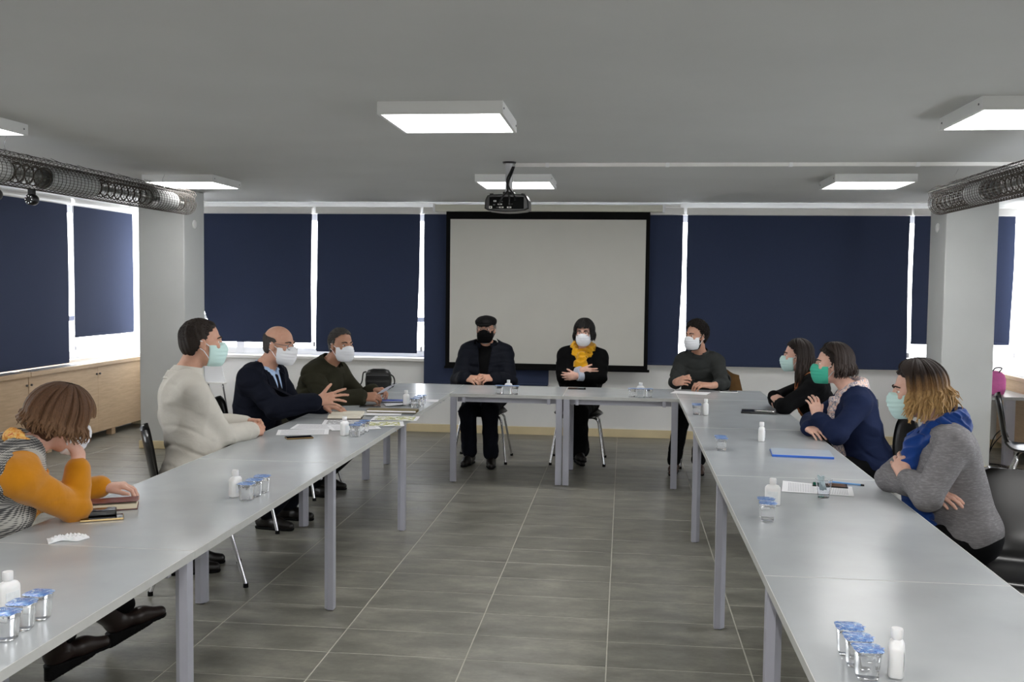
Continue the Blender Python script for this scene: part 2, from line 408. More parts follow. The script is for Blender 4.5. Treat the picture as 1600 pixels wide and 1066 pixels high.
# ------------------------------------------------------------------ radiator cabinets along the side walls
def cabinet(name, side, ys, lab, grp, knobs=True, depth=.23):
    x1 = RX0+depth if side < 0 else RX1-depth; xb = RX0+.003 if side < 0 else RX1-.003
    s = 1 if side < 0 else -1
    root = empty(name, ((x1+xb)/2, (ys[0]+ys[-1])/2, 0), lab, 'cabinet', grp); L = root.location
    def bx(a, b, *r): return MB().bbox(min(a, b), max(a, b), *r)
    bx(x1-s*.02, xb, ys[0], ys[-1], .075, .735, .002).build('cabinet_body', m_wood, root, off=L)
    for i in range(len(ys)-1):
        d = bx(x1-s*.02, x1, ys[i]+.0015, ys[i+1]-.0015, .075, .735, .0015).build('door', m_wood, root, off=L)
        for (yy, zz) in ((ys[i]+.03, .66), (ys[i+1]-.03, .66)) if knobs else ():
            k = MB().lathe([(.001, 0), (.008, 0), (.011, .008), (.007, .016), (.001, .017)], 12).build('knob', m_steel, d, (x1-L.x, yy-L.y, zz-L.z)); k.rotation_euler = (0, s*math.pi/2, 0)
        for yy in (ys[i]+.35,):
            bx(x1-s*.09, x1-s*.03, yy-.04, yy+.04, 0, .075, .002).build('foot', m_wood, root, off=L)
    tp = bx(x1+s*.025, xb, ys[0], ys[-1], .735, .775, .004).build('worktop', m_wood, root, off=L)
    for i in range(len(ys)-1):
        n = 6
        for k in range(n):
            xx = x1-s*(.015+.02*k); bx(xx, xx-s*.011, ys[i]+.06, ys[i+1]-.06, .773, .779, .001).build('grille_slat', m_steel, tp, off=L)
    return root
gc = 'radiator cabinets along the side walls'
cabinet('radiator_cabinet', -1, [8.22, 9.38, 10.44], 'pale wooden radiator cabinet by the left column', gc)
cabinet('radiator_cabinet', -1, [5.9, 7.06, 8.21], 'pale wooden radiator cabinet at the left picture edge behind the woman in mustard', gc)
cabinet('radiator_cabinet', 1, [8.1, 9.3, 10.44], 'pale wooden radiator cabinet behind the right column', gc, depth=.32)

# ------------------------------------------------------------------ ceiling panels
m_diff = emit('led_diffuser', (1, .985, .97), PANEL_EMIT)
def panel(x, y, lab):
    root = empty('ceiling_light', (x+.3, y+.3, 2.40), lab, 'ceiling light', 'square LED ceiling panels'); h = .3; t = .016
    mb = MB()
    for a in ((-h, h, -h, -h+t), (-h, h, h-t, h), (-h, -h+t, -h+t, h-t), (h-t, h, -h+t, h-t)): mb.box(*a, 0, .06)
    mb.box(-h+t, h-t, -h+t, h-t, .045, .06)
    mb.build('frame', m_white, root)
    MB().box(-h+t, h-t, -h+t, h-t, .006, .012).build('diffuser', m_diff, root)
    for q in (-1, 1):
        for sgn in (-1, 1):
            s_ = MB().lathe([(.001, 0), (.005, 0), (.005, .003), (.001, .004)], 10).build('screw', m_steel, root, (sgn*h, q*.26, .03)); s_.rotation_euler = (0, sgn*math.pi/2, 0)
nmx = {-3.92: 'left', -1.18: 'middle', 1.56: 'right'}
for x in (-3.92, -1.18, 1.56):
    for y, w in ((7.76, 'farther'), (4.66, 'nearer'), (1.56, 'overhead'), (-1.54, 'rearmost')):
        panel(x, y, f'square white LED ceiling panel, {w} one in the {nmx[x]} row')

# ------------------------------------------------------------------ wire mesh lamps
m_wire = M('rusty_dark_wire', (70, 64, 58), .5, metal=.7, var=.2, vs=30)
m_tube = M('white_tube_lining', (190, 192, 190), .6, var=.05, vs=10)
def cage(x, y0, y1, z, whites, lab, clips=()):
    r = .088; root = empty('wire_mesh_lamp', (x, (y0+y1)/2, z-r), lab, 'lamp', 'wire mesh tubes hung under the ceiling'); L = root.location
    mb = MB(); n = 30; m = 2
    for k in range(n):
        a = 2*math.pi*k/n; pts = [(x+r*math.cos(a), y0, z+r*math.sin(a)), (x+r*math.cos(a), y1, z+r*math.sin(a))]
        mb.tube(pts, .0016, 3, caps=False)
    yy = y0
    while yy <= y1+.001:
        mb.tube([(x+r*math.cos(2*math.pi*k/24), yy, z+r*math.sin(2*math.pi*k/24)) for k in range(24)], .0022, 3, closed=True); yy += .045
    for e in (y1,):
        for q in (.3, .6, .85): mb.tube([(x+r*q*math.cos(2*math.pi*k/20), e, z+r*q*math.sin(2*math.pi*k/20)) for k in range(20)], .002, 3, closed=True)
        for k in range(12):
            a = 2*math.pi*k/12; mb.tube([(x, e, z), (x+r*math.cos(a), e, z+r*math.sin(a))], .0016, 3, caps=False)
    mb.build('wire_mesh', m_wire, root, off=L)
    # folded upper mesh flap
    mf = MB(); rnd = random.Random(3)
    yy = y0
    while yy < y1-.02:
        for s_ in (-1, 1):
            p = [(x+s_*.085, yy, z+.03), (x+s_*.1, yy+.02, z+.075), (x+s_*.07, yy+.045, z+.105), (x+s_*.02, yy+.02, z+.11+rnd.uniform(0, .02))]
            mf.tube(p, .0016, 3, caps=False)
        yy += .045
    for s_ in (-1, 1):
        for dx, dz in ((.1, .075), (.07, .105), (.02, .115)): mf.tube([(x+s_*dx, y0, z+dz), (x+s_*dx, y1-.05, z+dz)], .0018, 3, caps=False)
    mf.build('upper_mesh', m_wire, root, off=L)
    for a, b in whites:
        t = MB(); n = 24
        P = [[(x+.074*math.cos(2*math.pi*k/n), yy_, z+.074*math.sin(2*math.pi*k/n)) for k in range(n+1)] for yy_ in (a, b)]
        t.grid(P, True, .003); t.build('diffuser_sleeve', m_tube, root, off=L)
    e = [y0]+[q for w in whites for q in w]+[y1-.05]
    for i in range(0, len(e), 2):
        a, b = e[i], e[i+1]; yy = a+.04
        while yy < b-.01:
            t = MB().tube([(x+.06*math.cos(2*math.pi*k/16), yy, z+.06*math.sin(2*math.pi*k/16)) for k in range(16)], .005, 5, closed=True)
            t.build('spring_ring', m_wire, root, off=L); yy += .095
    MB().tube([(x, y0, z), (x, y1-.06, z)], .018, 10).build('lamp_tube', M('unlit_fluorescent_tube', (120, 122, 118), .3, var=.03), root, off=L)
    for yy in (y0+.5, (y0+y1)/2, y1-.4):
        if yy < y1: MB().tube([(x, yy, z+.08), (x-.02, yy, (z+RZ)/2+.06), (x, yy, RZ)], .002, 5).build('hanger_wire', m_chrome, root, off=L)
    return root
cage(-3.72, 3.2, 8.15, 2.25, [(4.4, 5.62), (6.05, 6.62), (7.52, 7.86)], 'long wire mesh tube lamp hanging on the left side')
cage(2.35, 3.2, 7.85, 2.25, [(4.4, 5.5), (6.82, 7.12)], 'long wire mesh tube lamp hanging on the right side')
for y, lab in ((5.55, 'black spotlight at the left picture edge under the mesh lamp'), (5.92, 'black spotlight under the left mesh lamp, farther of the two')):
    r = empty('spotlight', (-3.72, y, 2.10), lab, 'spotlight', 'black spotlights under the left mesh lamp')
    MB().bbox(-.018, .018, -.018, .018, .03, .07, .004).build('bracket', m_black, r)
    hd = MB().lathe([(.001, -.03), (.032, -.03), (.036, -.02), (.036, .02), (.03, .03), (.001, .03)], 20).build('lamp_head', m_black, r, (0, 0, .0)); hd.rotation_euler = (math.pi/2, 0, 0)
    for k in range(8):
        a = 2*math.pi*k/8; b = MB().lathe([(.0005, 0), (.0035, 0), (.0035, .004), (.0005, .005)], 8).build('led', m_chrome, hd, (.022*math.cos(a), .022*math.sin(a), .03))

# ------------------------------------------------------------------ projector, conduit, screen
pr = empty('projector', (-.82, 7.0, 2.11), 'black ceiling projector with rear sockets on a chrome pole', 'projector'); L = pr.location
MB().lathe([(.001, RZ-.012), (.045, RZ-.012), (.05, RZ), (.001, RZ)], 20, (-.82, 7, 0)).build('ceiling_plate', m_black, pr, off=L)
MB().tube([(-.82, 7, 2.235), (-.82, 7, RZ-.01)], .026, 18).build('pole', M('brushed_pole', (200, 200, 202), .3, metal=.6), pr, off=L)
MB().bbox(-.86, -.78, 6.96, 7.04, 2.222, 2.25, .006).build('bracket', m_black, pr, off=L)
pb = MB()
P = []
for i, (y, gx, gz) in enumerate(((6.86, .93, .9), (6.87, 1, 1), (7.06, 1, 1), (7.13, .95, .85))):
    row = []
    prof = [(-.155, .0), (-.13, -.012), (-.06, -.02), (0, -.022), (.06, -.02), (.13, -.012), (.155, .0), (.15, .06), (.135, .09), (.1, .098), (0, .1), (-.1, .098), (-.135, .09), (-.15, .06)]
    P.append([(-.82+px*gx, y, 2.165+(pz-.04)*gz) for px, pz in prof])
n = len(P[0]); vs = [q for r_ in P for q in r_]; fs = [(i*n+k, i*n+(k+1) % n, (i+1)*n+(k+1) % n, (i+1)*n+k) for i in range(3) for k in range(n)]+[tuple(range(n)), tuple(range(3*n, 4*n))[::-1]]
pb.add(vs, fs); pb.build('housing', m_black, pr, off=L)
MB().bbox(-.94, -.70, 6.852, 6.864, 2.122, 2.205, .003).build('rear_panel', m_blackmatte, pr, off=L)
for i, (x, z, w, h) in enumerate(((-.93, 2.132, .02, .016), (-.905, 2.150, .012, .008), (-.882, 2.132, .014, .007), (-.855, 2.132, .03, .01), (-.865, 2.153, .03, .008), (-.80, 2.132, .03, .01), (-.90, 2.175, .018, .01), (-.79, 2.155, .03, .004), (-.85, 2.172, .008, .008))):
    so = MB().bbox(x-w/2, x+w/2, 6.845, 6.856, z-h/2, z+h/2, .0015).build('socket', m_frame if i in (0, 3, 4, 5, 6) else m_steel, pr, off=L)
    MB().bbox(x-w/4, x+w/4, 6.8435, 6.846, z-h/4, z+h/4, .0006).build('socket_hole', m_blackmatte, so, off=L)
for j, pts in enumerate(([(-.79, 6.95, 2.42), (-.80, 6.93, 2.39), (-.825, 6.92, 2.33), (-.815, 6.9, 2.26), (-.85, 6.85, 2.2), (-.87, 6.85, 2.155)], [(-.785, 6.95, 2.42), (-.8, 6.93, 2.37), (-.82, 6.9, 2.28), (-.80, 6.85, 2.2), (-.80, 6.85, 2.15)], [(-.78, 6.95, 2.42), (-.79, 6.93, 2.38), (-.815, 6.9, 2.29), (-.77, 6.86, 2.22), (-.76, 6.85, 2.18)])):
    MB().tube(smoothpath(pts, 6), .006, 7).build('cable', m_black, pr, off=L)
for x in (-.93, -.71): MB().lathe([(.001, 0), (.014, 0), (.014, .016), (.001, .018)], 12, (x, 6.9, 2.215)).build('mount_foot', m_black, pr, off=L)
cd = empty('cable_conduit', (.94, 7.06, 2.44), 'thin white cable conduit across the ceiling right of the projector', 'conduit')
MB().bbox(-.785-.94, 4.05-.94, -.011, .011, -.006, .02, .003).build('channel', m_frame, cd)
for i in range(6): MB().bbox(-1.6+.09+i*.84, -1.6+.115+i*.84, -.016, .016, -.009, .02, .002).build('clip', m_plast, cd)
sc = empty('projection_screen', (-.81, YB-.09, 0), 'pull-down projection screen with black border on the back wall', 'screen'); ys = YB-.09
MB().bbox(-1.99, .385, ys-.035, ys+.045, 2.355, 2.425, .01).build('screen_case', M('cream_case', (222, 220, 205), .45, var=.03), sc, off=sc.location)
for x in (-1.99, .385): MB().bbox(x-.012, x+.012, ys-.04, ys+.05, 2.348, 2.43, .005).build('end_cap', m_plast, sc, off=sc.location)
MB().box(-1.865, .25, ys-.001, ys+.001, .73, 2.356).build('black_border', m_blackmatte, sc, off=sc.location)
MB().box(-1.82, .21, ys-.003, ys-.0012, .775, 2.275).build('screen_surface', M('screen_white', (212, 210, 202), .75, var=.02, vs=3, bump=.05, bs=500), sc, off=sc.location)
MB().bbox(-1.875, .27, ys-.012, ys+.012, .708, .735, .005).build('bottom_bar', m_blackmatte, sc, off=sc.location)
MB().bbox(.40, .56, YB-.06, YB-.045, 2.405, 2.43, .004).build('switch_box', m_frame, sc, off=sc.location)
# ------------------------------------------------------------------ tables
TZ = .72
def table(x0, x1, y0, y1, lab, legs):
    root = empty('conference_table', ((x0+x1)/2, (y0+y1)/2, 0), lab, 'table', 'grey conference tables in a U'); L = root.location
    e = .0004
    top = MB().bbox(x0+e+.003, x1-e-.003, y0+e+.003, y1-e-.003, TZ-.026, TZ, .0006).build('tabletop', m_table, root, off=L)
    ed = MB()
    for a in ((x0+e, x1-e, y0+e, y0+e+.003), (x0+e, x1-e, y1-e-.003, y1-e), (x0+e, x0+e+.003, y0+e+.003, y1-e-.003), (x1-e-.003, x1-e, y0+e+.003, y1-e-.003)): ed.box(*a, TZ-.026, TZ-.0001)
    ed.build('edge_band', m_edge, top, off=L)
    for a in ((x0+.10, x0+.125, y0+.004, y1-.004), (x1-.125, x1-.10, y0+.004, y1-.004)): MB().box(*a, TZ-.07, TZ-.0265).build('rail', m_leg, root, off=L)
    for a in ((x0+.056, x1-.056, y0+.056, y0+.08), (x0+.056, x1-.056, y1-.08, y1-.056)): MB().box(*a, TZ-.07, TZ-.0265).build('rail', m_leg, root, off=L)
    for (sx, sy) in legs:
        w = .05
        lx0 = x0+.004 if sx < 0 else x1-.004-w; ly0 = y0+.003 if sy < 0 else y1-.003-w
        # angle-section leg: two flanges with a groove at the corner
        mb = MB(); ox = 1 if sx > 0 else -1; oy = 1 if sy > 0 else -1
        cx, cy = (lx0+w, ly0+w) if (sx > 0 and sy > 0) else (lx0, ly0+w) if sy > 0 else (lx0+w, ly0) if sx > 0 else (lx0, ly0)
        q = lambda a, b: (cx-ox*a, cy-oy*b)
        pts = [q(.006, .0), q(w, 0), q(w, w*.55), q(w*.55, w), q(0, w), q(0, .006), q(.006, .006)]
        mb.prism(pts, 'z', .005, TZ-.0265); lg = mb.build('leg', m_leg, root, off=L)
        MB().lathe([(.001, 0), (.016, 0), (.016, .008), (.001, .008)], 12, (lx0+w/2, ly0+w/2, 0)).build('foot', m_black, lg, off=L)
F2 = [(-1, 1), (1, 1)]; F4 = [(-1, -1), (1, -1), (-1, 1), (1, 1)]
XL0, XL1, XR0, XR1 = -2.09, -1.38, .44, 1.165
table(XL0, XL1, 1.46, 3.07, 'grey table nearest the camera in the left row', F4)
table(XL0, XL1, 3.07, 4.69, 'grey table in front of the woman in the mustard sweater', F2)
table(XL0, XL1, 4.69, 6.27, 'grey table in front of the man in the cream shirt', F2)
table(XL0, XL1, 6.27, 7.84, 'paper-covered grey table in front of the man in the olive jacket', [(-1, 1)])
table(XL0, XL1, 7.84, 8.56, 'small corner table at the far end of the left row', [(-1, 1)])
table(XR0, XR1, 1.46, 3.07, 'grey table nearest the camera in the right row', F4)
table(XR0, XR1, 3.07, 4.69, 'grey table in front of the woman in the grey sweater', F2)
table(XR0, XR1, 4.69, 6.27, 'grey table with the blue folder, before the woman in navy', F2)
table(XR0, XR1, 6.27, 7.85, 'grey table in front of the long-haired woman in black', [(1, 1)])
table(XR0, XR1, 7.85, 8.58, 'small corner table at the far end of the right row', [(1, 1)])
table(XL1, -.47, 7.84, 8.56, 'grey head table in front of the man in the cap', [(-1, -1), (1, -1)])
table(-.47, XR0, 7.84, 8.57, 'grey head table in front of the woman with the yellow scarf', [(-1, -1), (1, -1), (-1, 1)])

# ------------------------------------------------------------------ chairs
def make_chair():
    root = empty('shell_chair', (0, 0, 0), 'x', 'chair', 'black shell chairs around the tables')
    prof = [(.225, .42), (.215, .437), (.18, .449), (.05, .443), (-.08, .437), (-.15, .447), (-.19, .48), (-.212, .53), (-.225, .59), (-.237, .66), (-.25, .73), (-.262, .79), (-.27, .825)]
    hw = [.15, .175, .2, .215, .205, .175, .13, .115, .135, .185, .205, .195, .13]
    ps = smoothpath([(h, p[0], p[1]) for p, h in zip(prof, hw)], 3); nu = 15; P = np.zeros((len(ps), nu, 3))
    for i, q in enumerate(ps):
        for j in range(nu):
            u = -1+2*j/(nu-1); x = q.x*math.sin(u*math.pi/2*.999)
            t = i/(len(ps)-1); cup = .022*abs(u)**2.5
            if t > .5: P[i, j] = (x, q.y+cup*1.3, q.z)
            else: P[i, j] = (x, q.y, q.z+cup*.7)
    MB().grid(P, True, .011).build('shell', m_black, root)
    for sx in (-1, 1):
        for (y0, y1) in ((.13, .235), (-.11, -.235)):
            pts = smoothpath([(sx*.05, y0*.8, .418), (sx*.14, y0, .416), (sx*.175, y0*1.08, .39), (sx*.19, y0*1.15, .33), (sx*.238, y1, .012)], 5)
            lg = MB().tube(pts, .0105, 10).build('leg', m_chrome, root)
            MB().lathe([(.001, 0), (.014, 0), (.0135, .022), (.001, .022)], 10, (sx*.238, y1, 0)).build('rubber_foot', m_blackmatte, lg)
    MB().bbox(-.06, .06, -.1, .12, .418, .432, .004).build('seat_plate', m_steel, root)
    return root
chair0 = make_chair(); first = [True]
def chair(x, y, ang, lab):
    o = chair0 if first[0] else copy_tree(chair0); first[0] = False
    o.location = (x, y, 0); o.rotation_euler = (0, 0, ang-math.pi/2); o['label'] = lab; return o
R = math.radians
CH = dict(A=(-2.52, 3.22, R(30)), B=(-2.26, 5.05, R(26)), C=(-2.42, 6.25, R(5)), D=(-2.42, 7.27, R(-10)), E=(-1.26, 8.93, R(-90)), F=(-.39, 8.98, R(-90)), G=(.76, 8.98, R(-92)), H=(1.50, 7.25, R(180)), I=(1.44, 6.08, R(180)), J=(1.645, 4.235, R(252)))
chair(*CH['A'], 'black shell chair under the woman in the mustard sweater')
chair(*CH['B'], 'black shell chair under the man in the cream shirt')
chair(*CH['C'], 'black shell chair under the balding man in the suit')
chair(*CH['D'], 'black shell chair under the man in the olive jacket')
chair(*CH['E'], 'black shell chair under the man in the cap')
chair(*CH['F'], 'black shell chair under the woman with the yellow scarf')
chair(*CH['G'], 'black shell chair with a brown jacket over its back')
chair(*CH['H'], 'black shell chair under the long-haired woman in black')
chair(*CH['I'], 'black shell chair under the woman with the green mask')
chair(*CH['J'], 'black shell chair at the right picture edge behind the woman in grey')
chair(3.01, 7.61, R(-20), 'empty black shell chair at the right edge beyond the column')

# brown jacket on G's chair
m_brown = cloth('brown_cloth', (92, 68, 40), .15)
jk = []
for i in range(15):
    t = i/14; row = []
    for j in range(17):
        u = j/16; a = -1+2*u
        y = 9.255+.045*math.cos(t*math.pi)-.0*t; z = .845-.36*abs(t-.5)*1.6+.012*math.sin(u*17+t*5)-.06*abs(a)**3
        row.append((.84+a*(.24+.02*math.sin(t*9)), y+.012*math.sin(u*13), z))
    jk.append(row)
jo = MB().grid(jk, True, .012).build('jacket', m_brown); setp(jo, 'brown jacket draped over a chair behind the man in charcoal', 'jacket')

# ------------------------------------------------------------------ things on the tables
m_cup = glass('clear_cup_plastic', (.98, .99, 1), .04, 1.3); m_cup.node_tree.nodes['Principled BSDF'].inputs['Transmission Weight'].default_value = .9
def m_foil_():
    t = NT('printed_blue_foil'); t.set(Roughness=.3, Metallic=.25)
    co = t.coord('Object'); n = t.noise(co, 42, 3, .6, 1.5)
    c = t.ramp(n, [(.36, srgb(232, 238, 246)), (.46, srgb(120, 170, 225)), (.55, srgb(40, 95, 190)), (.66, srgb(215, 226, 242)), (.8, srgb(90, 140, 210))]); t.l(c, t.p.inputs['Base Color']); return t.m
m_foil = m_foil_()
def make_cup():
    root = empty('water_cup', (0, 0, 0), 'x', 'cup', 'sealed water cups with blue foil lids')
    mb = MB(); mb.lathe([(.018, .0), (.0225, .002), (.0235, .006), (.025, .02), (.0245, .024), (.0265, .04), (.0262, .044), (.0285, .064), (.031, .066), (.031, .068)], 28, sq=3)
    mb.build('cup_body', m_cup, root)
    MB().lathe([(.0315, .0682), (.0325, .0686), (.0325, .0694), (.031, .0698)], 28, sq=3).build('foil_lid', m_foil, root)
    MB().bbox(.024, .038, -.004, .006, .0686, .0692, .0002).build('pull_tab', m_foil, root)
    return root
cup0 = make_cup(); fc = [True]
def cup(x, y, lab, rz=0):
    o = cup0 if fc[0] else copy_tree(cup0); fc[0] = False
    o.location = (x, y, TZ+.0004); o.rotation_euler = (0, 0, rz); o['label'] = lab
def cups(spots, where, names):
    for (x, y), nm in zip(spots, names): cup(x, y, f'blue-lidded water cup, {nm} {where}', random.uniform(-.12, .12))
N3 = ['nearest of three', 'middle of three', 'farthest of three']
cups([(-1.49, 2.235), (-1.495, 2.31), (-1.497, 2.385)], 'on the nearest left table', N3)
cups([(-1.500, 3.82), (-1.497, 3.90), (-1.494, 3.98)], 'past the tissue on the left row', N3)
cups([(-1.516, 5.51), (-1.512, 5.60), (-1.509, 5.69)], 'by the cream-shirted man\'s papers', N3)
cups([(-1.456, 6.87), (-1.453, 6.97), (-1.449, 7.07)], 'before the man in the olive jacket', N3)
cups([(-.987, 7.885), (-.920, 7.885), (-.854, 7.885)], 'before the man in the cap', ['left of three', 'middle of three', 'right of three'])
cups([(.074, 7.893), (.140, 7.893), (.206, 7.893)], 'on the head table near the man in charcoal', ['left of three', 'middle of three', 'right of three'])
cups([(.508, 6.89), (.511, 6.96)], 'at the far right table beside a bottle', ['nearer of the two', 'farther of the two'])
cups([(.534, 5.40), (.534, 5.475)], 'on the right row left of the blue folder', ['nearer of the two', 'farther of the two'])
cups([(.553, 3.80), (.556, 3.875)], 'before the wide white flask bottle', ['nearer of the two', 'farther of the two'])
cups([(.562, 2.285), (.557, 2.358), (.553, 2.43)], 'on the nearest right table', N3)
m_label = M('faint_print_label', (228, 232, 234), .5, var=.06, vs=90)
def make_bottle():
    root = empty('sanitizer_bottle', (0, 0, 0), 'x', 'bottle', 'white plastic bottles on the tables')
    MB().lathe([(.020, 0), (.0255, .002), (.027, .006), (.027, .066), (.0262, .073), (.021, .081), (.0105, .085), (.0105, .089)], 28, sx=1.15, sy=.66, sq=1.2).build('bottle_body', m_plast, root)
    c = MB(); c.lathe([(.0125, .0872), (.0135, .0882), (.0135, .108), (.0125, .110), (.0005, .1103)], 24); cp_ = c.build('cap', m_plast, root)
    MB().bbox(-.02, .02, -.0184, -.0176, .018, .058, .0003).build('label_sticker', m_label, root)
    return root
bot0 = make_bottle(); fb = [True]
def bottle(x, y, rz, lab):
    o = bot0 if fb[0] else copy_tree(bot0); fb[0] = False
    o.location = (x, y, TZ+.0003); o.rotation_euler = (0, 0, rz); o['label'] = lab
bottle(-1.605, 2.42, R(70), 'white bottle at the left picture edge beside the water cups')
bottle(-1.57, 3.88, R(75), 'white bottle beside three water cups past the crumpled tissue')
bottle(-1.59, 5.55, R(75), 'white bottle beside the water cups on the paper-covered stretch')
bottle(-1.55, 7.0, R(80), 'white bottle by the water cups before the man in olive')
bottle(-.917, 7.945, R(0), 'white bottle behind the water cups before the man in the cap')
bottle(.143, 7.955, R(0), 'white bottle behind the water cups near the man in charcoal')
bottle(.571, 6.90, R(85), 'white bottle at the far end of the right row')
bottle(.796, 5.78, R(78), 'white bottle between the notebook and the blue folder')
bottle(.612, 4.08, R(-8), 'wide-facing white flask bottle behind two water cups on the right')
bottle(.632, 2.31, R(75), 'tall white bottle nearest the camera on the right row')

# phones
m_screen = M('dark_glass_screen', (8, 8, 10), .06, var=0, spec=.6)
m_gold = M('gold_phone_metal', (190, 165, 120), .3, metal=.8, var=.02)
def phone(x, y, rz, lab, edge=None, z=0, size=(.073, .15, .0085)):
    r = empty('phone', (x, y, TZ+z), lab, 'phone', None, rz); a, b, c = size
    MB().bbox(-a/2, a/2, -b/2, b/2, .0004, c, .0025).build('phone_body', edge or m_black, r)
    MB().bbox(-a/2+.003, a/2-.003, -b/2+.003, b/2-.003, c-.0002, c+.0006, .0003).build('screen', m_screen, r)
    MB().lathe([(.001, 0), (.004, 0), (.004, .0005), (.001, .0006)], 12, (a/2-.014, b/2-.014, c+.0005)).build('camera_lens', m_screen, r)
phone(-1.90, 3.43, R(-62), 'gold-edged phone lying before the woman in mustard', m_gold)
phone(-1.81, 5.40, R(-60), 'phone in a gold-brown case before the man in the cream shirt', M('brown_case', (120, 95, 55), .4))
phone(-1.785, 6.88, R(-75), 'black phone by the hands of the man in olive')
phone(-.385, 8.40, R(90), 'black phone before the woman with the yellow scarf')
phone(.882, 8.44, R(88), 'white phone lying on the far right corner table', M('white_phone', (225, 225, 225), .3))
phone(.925, 4.51, R(80), 'black phone on the printed sheet behind the plastic cup')
# black flip case on A's phone
fcse = empty('phone_case', (-1.918, 3.465, TZ+.0095), 'small black flip case on the gold phone', 'phone case', None, R(-62))
MB().bbox(-.034, .034, -.055, .05, .0004, .018, .004).build('case_body', m_black, fcse)
MB().bbox(-.028, .028, -.048, .044, .0182, .0195, .0004).build('case_screen', m_screen, fcse)

# paper sheets
def m_print_(name, kind):
    t = NT(name); t.set(Roughness=.8); co = t.coord('Object')
    sp = t.n('ShaderNodeSeparateXYZ'); t.l(co, sp.inputs[0])
    w = t.n('ShaderNodeMath', op='MULTIPLY'); w.inputs[1].default_value = 900 if kind == 'text' else 700; t.l(sp.outputs[1], w.inputs[0])
    s = t.n('ShaderNodeMath', op='SINE'); t.l(w.outputs[0], s.inputs[0])
    n = t.noise(t.coord('Object', (160, 30, 1)), 1, 3, .7)
    mu = t.n('ShaderNodeMath', op='MULTIPLY'); t.l(s.outputs[0], mu.inputs[0]); t.l(n, mu.inputs[1])
    ln = t.ramp(mu.outputs[0], [(.22, (1, 1, 1, 1)), (.32, (.25, .25, .28, 1))])
    # margins
    def lim(o, v):
        a = t.n('ShaderNodeMath', op='ABSOLUTE'); t.l(o, a.inputs[0]); b = t.n('ShaderNodeMath', op='LESS_THAN'); b.inputs[1].default_value = v; t.l(a.outputs[0], b.inputs[0]); return b.outputs[0]
    mm = t.n('ShaderNodeMath', op='MULTIPLY'); t.l(lim(sp.outputs[0], .085), mm.inputs[0]); t.l(lim(sp.outputs[1], .125), mm.inputs[1])
    mx = t.n('ShaderNodeMix', data_type='RGBA'); mx.inputs[6].default_value = srgb(238, 238, 241)
    t.l(mm.outputs[0], mx.inputs[0])
    if kind == 'text': 
        m2 = t.n('ShaderNodeMix', data_type='RGBA', blend_type='MULTIPLY'); m2.inputs[0].default_value = .75; m2.inputs[6].default_value = srgb(238, 238, 241); t.l(ln, m2.inputs[7]); t.l(m2.outputs[2], mx.inputs[7])
    elif kind == 'map':
        n3 = t.noise(co, 22, 4, .6); t.l(t.ramp(n3, [(.44, srgb(238, 238, 240)), (.5, srgb(205, 205, 120)), (.56, srgb(120, 128, 70)), (.62, srgb(225, 225, 215)), (.7, srgb(150, 150, 140))]), mx.inputs[7])
    else:
        n3 = t.noise(co, 45, 4, .7); t.l(t.ramp(n3, [(.42, srgb(236, 236, 238)), (.52, srgb(170, 170, 172)), (.6, srgb(90, 90, 95)), (.68, srgb(228, 228, 230))]), mx.inputs[7])
    t.l(mx.outputs[2], t.p.inputs['Base Color']); return t.m
m_text, m_map, m_photo = m_print_('printed_text_sheet', 'text'), m_print_('printed_plan_sheet', 'map'), m_print_('printed_picture_sheet', 'photo')
npz = [0]
def sheet(x, y, rz, lab, mat, size=(.21, .297), curl=.0, z=None):
    npz[0] += 1; zz = TZ+.0006+.0007*(npz[0] % 9) if z is None else z
    a, b = size; P = []
    for i in range(7):
        row = []
        for j in range(7):
            u, v = -1+i/3, -1+j/3
            row.append((u*a/2, v*b/2, .0006+curl*(max(0, u*.7+v*.7))**2))
        P.append(row)
    o = MB().grid(P, True, .0004).build('paper_sheet', mat, None, (x, y, zz), rz); setp(o, lab, 'paper', 'loose papers on the tables'); return o
sheet(-1.86, 5.62, R(-74), 'text page under the phone of the man in cream', m_text)
sheet(-1.84, 5.84, R(-84), 'printed page before the clasped hands of the man in cream', m_text)
sheet(-1.62, 5.86, R(-65), 'page with dark stamp between the cups and the open book', m_text)
sheet(-1.72, 6.06, R(-78), 'sheet with grey pictures beside the open book', m_photo, curl=.006)
sheet(-1.50, 6.02, R(-75), 'sheet with a yellow-green plan behind the water cups', m_map)
sheet(-1.46, 6.28, R(-85), 'larger sheet with a yellow-green plan near the table edge', m_map)
sheet(-1.62, 6.50, R(-80), 'white page under the brown folder', m_paper)
sheet(-1.60, 7.00, R(-70), 'curled white page in front of the man in olive', m_text, (.15, .21), curl=.012)
sheet(-1.48, 7.31, R(-84), 'white page at the far left by the water cups', m_text, (.15, .21))
sheet(.56, 8.30, R(75), 'white page under the hands of the man in charcoal', m_paper)
sheet(.855, 4.43, R(80), 'printed page beside the plastic cup on the right row', m_text, curl=.004)
